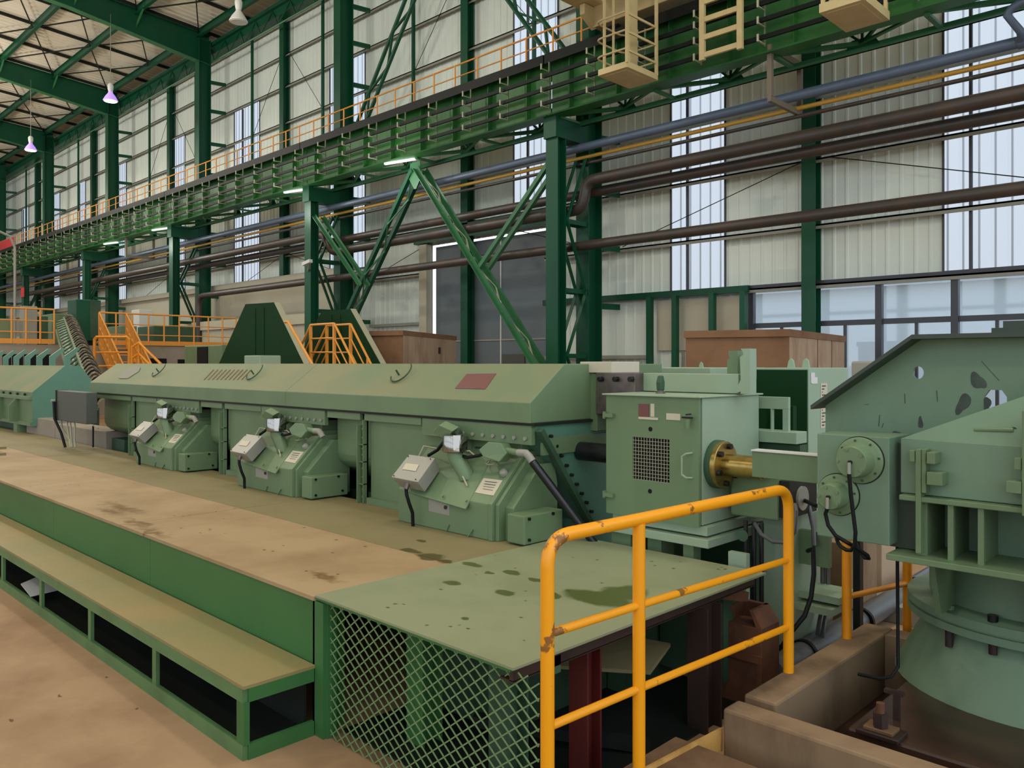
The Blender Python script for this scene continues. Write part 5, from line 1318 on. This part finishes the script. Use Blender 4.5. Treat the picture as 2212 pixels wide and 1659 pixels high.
# raised operating platform far left
OX = -29.9
t = thing('operating_platform', 'raised concrete platform far back on the left with dark openings', 'platform', (-33, 10, 0))
ya, yb_, yc, yd = P(-40, x=OX).y, P(117, x=OX).y, P(214, x=OX).y, P(400, x=OX).y
MB().box(-38, OX-.02, 3.5, 15.6, 0, 2.42).build('platform_body', M['concrete'], t)
for (p0, p1, z0, z1) in ((5, 24, 1.0, 2.1), (26, 50, 1.0, 2.1), (52, 78, 1.0, 2.1), (80, 113, 1.0, 2.1), (303, 360, 1.2, 1.98), (384, 462, 1.2, 1.95)):
    MB().box(OX-.03, OX+.0, P(p0, x=OX).y, P(p1, x=OX).y, z0, z1).build('opening_shade', M['black'], t)  # flat black panels draw the shade inside the openings
def railing(name, label, pts, z, n_post, mat='walk_orange', toe=True, h=1.1, r=.03, posts=None):
    t = thing(name, label, 'railing', (pts[0][0], pts[0][1], z))
    pts = [Vector(p) for p in pts]
    for hh in (h, h*.66, h*.33):
        for a, b in zip(pts[:-1], pts[1:]): MB().cyl(a+Vector((0, 0, hh)), b+Vector((0, 0, hh)), r if hh == h else r*.6, n=8).build('rail', M[mat], t)
    for a, b, n_ in zip(pts[:-1], pts[1:], n_post):
        for i in range(n_+1):
            p_ = a.lerp(b, i/n_); MB().cyl(p_, p_+Vector((0, 0, h)), r, n=8).build('post', M[mat], t)
        if toe: MB().bar(a+Vector((0, 0, .08)), b+Vector((0, 0, .08)), .03, .16).build('toe_board', M[mat], t)
    return t
railing('platform_railing', 'orange railing on the raised platform at the left edge', [(OX, ya, 2.45), (OX, yb_, 2.45)], 2.45, [5], h=1.15)
railing('platform_railing', 'long orange railing on the raised platform right of the stairs', [(OX, yc, 2.45), (OX, P(515, x=OX).y-.1, 2.45)], 2.45, [9], h=1.12)
t = thing('platform_stairs', 'orange stairs with tall balusters leading down from the raised platform', 'stairs', (OX, yc, 0))
s0, s1 = Vector((OX+.05, yc, 2.45)), Vector((OX+3.2, yc-.2, .3))
for off in (0, .9):
    o_ = Vector((0, off, 0))
    for hh in (1.1, .6): MB().cyl(s0+o_+Vector((0, 0, hh)), s1+o_+Vector((0, 0, hh)), .03, n=8).build('stair_rail', M['walk_orange'], t)
    MB().bar(s0+o_, s1+o_, .05, .2).build('stringer', M['walk_orange'], t)
    for i in range(12):
        p_ = s0.lerp(s1, i/11)+o_; MB().bar(p_, p_+Vector((0, 0, 1.1)), .06, .06).build('baluster', M['walk_orange'], t)
for i in range(9):
    p_ = s0.lerp(s1, (i+.5)/9); MB().box(p_.x-.12, p_.x+.12, p_.y, p_.y+.9, p_.z-.02, p_.z+.02).build('stair_tread', M['walk_orange'], t)
q0, q1 = P(204, 728, d=25.5), P(279, 728, d=25.5)
t = thing('landing_rail', 'orange framed guard rail in front of the platform stairs', 'railing', (q0.x, q0.y, 0))
MB().tube([(q0.x, q0.y, 0), (q0.x, q0.y, q0.z-.08), (q0.x+.05, q0.y+.05, q0.z), (q1.x-.05, q1.y-.05, q1.z), (q1.x, q1.y, q1.z-.08), (q1.x, q1.y, 0)], .05, 10).build('frame_rail', M['orange'], t)
for zz_ in (2.15, 1.72): MB().cyl((q0.x, q0.y, zz_), (q1.x, q1.y, zz_), .025, n=8).build('mid_rail', M['orange'], t)
q0, q1 = P(285, 748, d=24), P(300, 740, d=24)
t = thing('stair_handrail', 'short orange handrail sloping down right of the platform stairs', 'railing', (q0.x, q0.y, 0))
e0 = P(348, 787, d=23)
for dz in (0, -.33):
    MB().tube([(q0.x, q0.y, 0), (q0.x, q0.y, q0.z-.03+dz), (q1.x, q1.y, q1.z+dz), (e0.x, e0.y, e0.z+dz)], .04, 8).build('sloping_rail', M['orange'], t)
MB().cyl((q1.x, q1.y, 0), q1, .04, n=8).build('post', M['orange'], t)
# things on the raised platform
def on_plat(name, p0, p1, xo, dep, ztop, mat, label, cat, z0=2.42):
    x = OX-xo; a, b = P(p0, x=x), P(p1, x=x)
    return tag(MB().box(x-dep, x, a.y, b.y, z0, ztop).build(name, M[mat], bevel=.02), label, cat)
t = thing('switch_cabinet', 'tall dark green cabinet on the raised platform above the conveyor', 'cabinet', (OX-1, P(180, x=OX-1).y, 2.42))
x = OX-.8
MB().box(x-.9, x, P(164, x=x).y, P(218, x=x).y, 2.6, 4.05).build('body', M['steel_green'], t, bevel=.02)
MB().box(x, x+.02, P(194, x=x).y, P(217, x=x).y, 2.7, 4.0).build('door', M['machine_dark'], t)
MB().box(x-.8, x-.1, P(170, x=x).y, P(176, x=x).y, 2.42, 2.6).build('foot', M['dark_steel'], t)
MB().box(x-.8, x-.1, P(205, x=x).y, P(211, x=x).y, 2.42, 2.6).build('foot', M['dark_steel'], t)
on_plat('grey_cabinet', 51, 81, .6, .5, 3.72, 'grey', 'grey cabinet behind the railing at the left edge', 'cabinet')
on_plat('pump_unit', 84, 104, .6, .6, 3.4, 'machine_dark', 'dark green unit behind the railing beside the grey cabinet', 'machine')
on_plat('green_housing', 112, 160, 1.6, 2.2, 3.55, 'machine', 'green housing on the platform behind the top of the conveyor', 'machine')
on_plat('yellow_chute', -20, 34, 1.2, 1.6, 3.3, 'machine_dusty', 'dusty sloping chute body behind the railing at the left edge', 'machine')
on_plat('green_housing', 332, 425, 1.8, 1.6, 3.25, 'machine_dark', 'dark green housing behind the long orange railing', 'machine')
on_plat('green_housing', 262, 296, 1.6, 1.4, 3.2, 'machine', 'light green housing behind the long orange railing', 'machine')
on_plat('white_cabinet', 300, 330, 4.0, .8, 4.0, 'white', 'white cabinet with a dark panel behind the long railing', 'cabinet')
q = P(32, 700, x=OX-.3)
tag(MB().tube([(q.x, q.y, 2.42), (q.x, q.y, 5.6), (q.x, q.y-.15, 5.95), (q.x, q.y-.5, 6.1)], .04, 8).build('lamp_pole', M['grey']), 'thin pale pole with a bent top at the far left', 'pole')
blkx = P(440, y=11.5)
t = thing('press_head', 'pale green machine head with a dark window beside the dark green cover', 'machine', (P(460, y=11.0).x, 11.0, 0))
a, b = P(398, y=11.0), P(478, y=11.0)
MB().box(a.x, b.x, 11.0, 11.8, 1.75, 2.35).build('body', M['machine'], t, bevel=.03)
MB().box(P(426, y=10.98).x, P(448, y=10.98).x, 10.97, 11.0, 1.7, 2.3).build('dark_window', M['black'], t)
MB().box(a.x+.4, b.x-.2, 11.1, 11.7, 0, 1.75).build('pedestal', M['machine_dark'], t)
a = P(527, 768, y=8.5); b = P(561, 768, y=8.5)
tag(MB().box(a.x, b.x, 8.5, 9.0, 0, a.z).build('pale_box', M['pale_green'], bevel=.02), 'small pale green box just above the hood in front of the dark cover', 'box')

# dark trapezoid covers
def trap(pxs, Y, label):
    A, B, C, D = [P(px, py, y=Y) for px, py in pxs]
    k1 = (A.x-D.x)/(A.z-D.z) if A.z != D.z else 0
    def down(p, q):   # continue the sloping side to the floor
        s = (p.x-q.x)/(p.z-q.z); return Vector((q.x+(0-q.z)*s, Y, 0))
    L0, R0 = down(A, D), down(B, C)
    t = thing('machine_cover', label, 'cover', ((A.x+B.x)/2, Y, 0))
    MB().prism('y', [(L0.x, 0), (A.x, A.z), (B.x, B.z), (R0.x, 0)], Y, Y+.12).build('cover_plate', M['dark_cover'], t)
    MB().hull([(B.x, Y-.005, B.z), (B.x, Y+.14, B.z), (B.x+.03, Y+.14, B.z), (B.x+.03, Y-.005, B.z)], [(R0.x, Y-.005, 0), (R0.x, Y+.14, 0), (R0.x+.03, Y+.14, 0), (R0.x+.03, Y-.005, 0)]).build('edge_strip', M['cream'], t)
    for u in (.35, .65):
        xx_ = A.x+(B.x-A.x)*u; MB().box(xx_-.03, xx_+.03, Y-.015, Y, 0, min(A.z, B.z)-.1).build('seam_strip', M['dark_cover'], t)
    return t
trap(((530, 657), (592, 653), (656, 785), (473, 785)), 10.0, 'tall dark green trapezoid cover, the left one')
trap(((694, 673), (757, 667), (822, 785), (640, 785)), 11.4, 'dark olive trapezoid cover behind the small orange stairs')
# small stairs between the covers
Y1, Y2 = 10.5, 10.95
t = thing('bridge_stairs', 'small orange crossover stairs between the two dark covers', 'stairs', (P(697, y=Y1).x, Y1, 0))
a, b = P(671, 702, y=Y1), P(722, 699, y=Y1)
zt = (a.z+b.z)/2
for y in (Y1, Y2):
    A_, B_ = Vector((a.x, y, zt)), Vector((b.x, y, zt))
    for dz in (0, -.33, -.66):
        MB().cyl(A_+Vector((0, 0, dz)), B_+Vector((0, 0, dz)), .028 if dz == 0 else .018, n=8).build('rail', M['walk_orange'], t)
        MB().cyl(B_+Vector((0, 0, dz)), B_+Vector((1.25, 0, -1.45+dz)), .028 if dz == 0 else .018, n=8).build('rail', M['walk_orange'], t)
        MB().cyl(A_+Vector((0, 0, dz)), A_+Vector((-1.25, 0, -1.45+dz)), .028 if dz == 0 else .018, n=8).build('rail', M['walk_orange'], t)
    for p_ in (A_, B_, B_+Vector((.7, 0, -.81)), A_+Vector((-.7, 0, -.81))):
        MB().box(p_.x-.03, p_.x+.03, y-.03, y+.03, 0, p_.z).build('post', M['walk_orange'], t)
MB().box(a.x, b.x, Y1, Y2, zt-1.1, zt-1.05).build('landing', M['walk_orange'], t)
for s_, p_ in ((1, b), (-1, a)):
    for i in range(5):
        MB().box(p_.x+s_*(.1+.22*i)-.1, p_.x+s_*(.1+.22*i)+.1, Y1, Y2, zt-1.3-.25*i, zt-1.27-.25*i).build('stair_tread', M['walk_orange'], t)
a, b = P(622, 695, y=8.6), P(674, 786, y=8.6)
t = thing('stair_handrail', 'single sloping orange handrail left of the crossover stairs', 'railing', (a.x, 8.6, 0))
MB().tube([a-Vector((.12, 0, 0)), a, b, b+(b-a)*.6], .03, 8).build('sloping_rail', M['walk_orange'], t)
MB().cyl((b.x, 8.6, 0), b, .03, n=8).build('post', M['walk_orange'], t)

# wooden crates
def crate(pa, pb, pc, zt, label, split=False):
    A, B, C = P(*pa, z=zt), P(*pb, z=zt), P(*pc, z=zt)
    t = thing('wooden_crate', label, 'crate', (B.x, B.y, 0), 'large wooden crates')
    D = A+C-B
    def lp_(z, g=0):
        cen = (A+B+C+D)/4; return [Vector((p.x, p.y, z))+(Vector((p.x-cen.x, p.y-cen.y, 0)).normalized()*g) for p in (A, B, C, D)]
    w_ = MB().hull(lp_(0), lp_(zt-.1)).build('crate_wall', M['wood'], t)
    w_.data.materials.append(M['wood_dark'])
    n_ = (B-A).cross(Vector((0, 0, 1))).normalized()
    for p in w_.data.polygons:
        if abs(p.normal.dot(n_)) > .9: p.material_index = 1
    MB().hull(lp_(zt-.12, .05), lp_(zt, .05)).build('crate_lid', M['wood_dark'], t)
    return t, A, B, C
t, A, B, C = crate((800, 715), (871, 713.5), (985, 726), 2.6, 'wooden crate left of the grey door, seen above the hood')
v = (C-B).normalized(); nn_ = v.cross(Vector((0, 0, 1))).normalized()
if nn_.dot(-B) < 0: nn_ = -nn_
p_ = B.lerp(C, .62)
MB().quadbox([Vector((p_.x, p_.y, 2.24))+nn_*.005, Vector((p_.x, p_.y, 2.24))+v*.2+nn_*.005, Vector((p_.x, p_.y, 2.06))+v*.2+nn_*.005, Vector((p_.x, p_.y, 2.06))+nn_*.005], .004).build('stencil_mark', M['ink'], t)
t, A, B, C = crate((1481, 715), (1705, 711), (1824, 726), 2.36, 'large wooden crate in front of the glazing')
v = (C-B).normalized(); nn_ = v.cross(Vector((0, 0, 1))).normalized()
if nn_.dot(-B) < 0: nn_ = -nn_
for u in (.45, .72):
    p_ = B.lerp(C, u); MB().bar(Vector((p_.x, p_.y, .1))+nn_*.005, Vector((p_.x, p_.y, 2.24))+nn_*.005, .02, .01).build('panel_joint', M['wood_dark'], t)
# cameras on the second crane leg
q = P(664, 567, y=YC-.5)
t = thing('security_camera', 'small white security camera on the second nearest crane column', 'camera', (q.x, YC-.4, q.z))
MB().bar((q.x-.35, YC-.45, q.z-.03), (q.x+.15, YC-.45, q.z+.05), .14, .12).build('housing', M['white'], t)
MB().bar((q.x+.1, YC-.45, q.z-.02), (XC-BAY, YC-.15, q.z-.25), .05, .05).build('bracket', M['grey'], t)
a, b = P(1838, 800, y=9), P(1870, 786, y=9)
tag(MB().box(a.x, b.x+.2, 9, 9.5, 0, a.z+.1).build('grey_equipment', M['grey'], bevel=.02), 'grey equipment behind the sloping edge of the big machine', 'equipment')
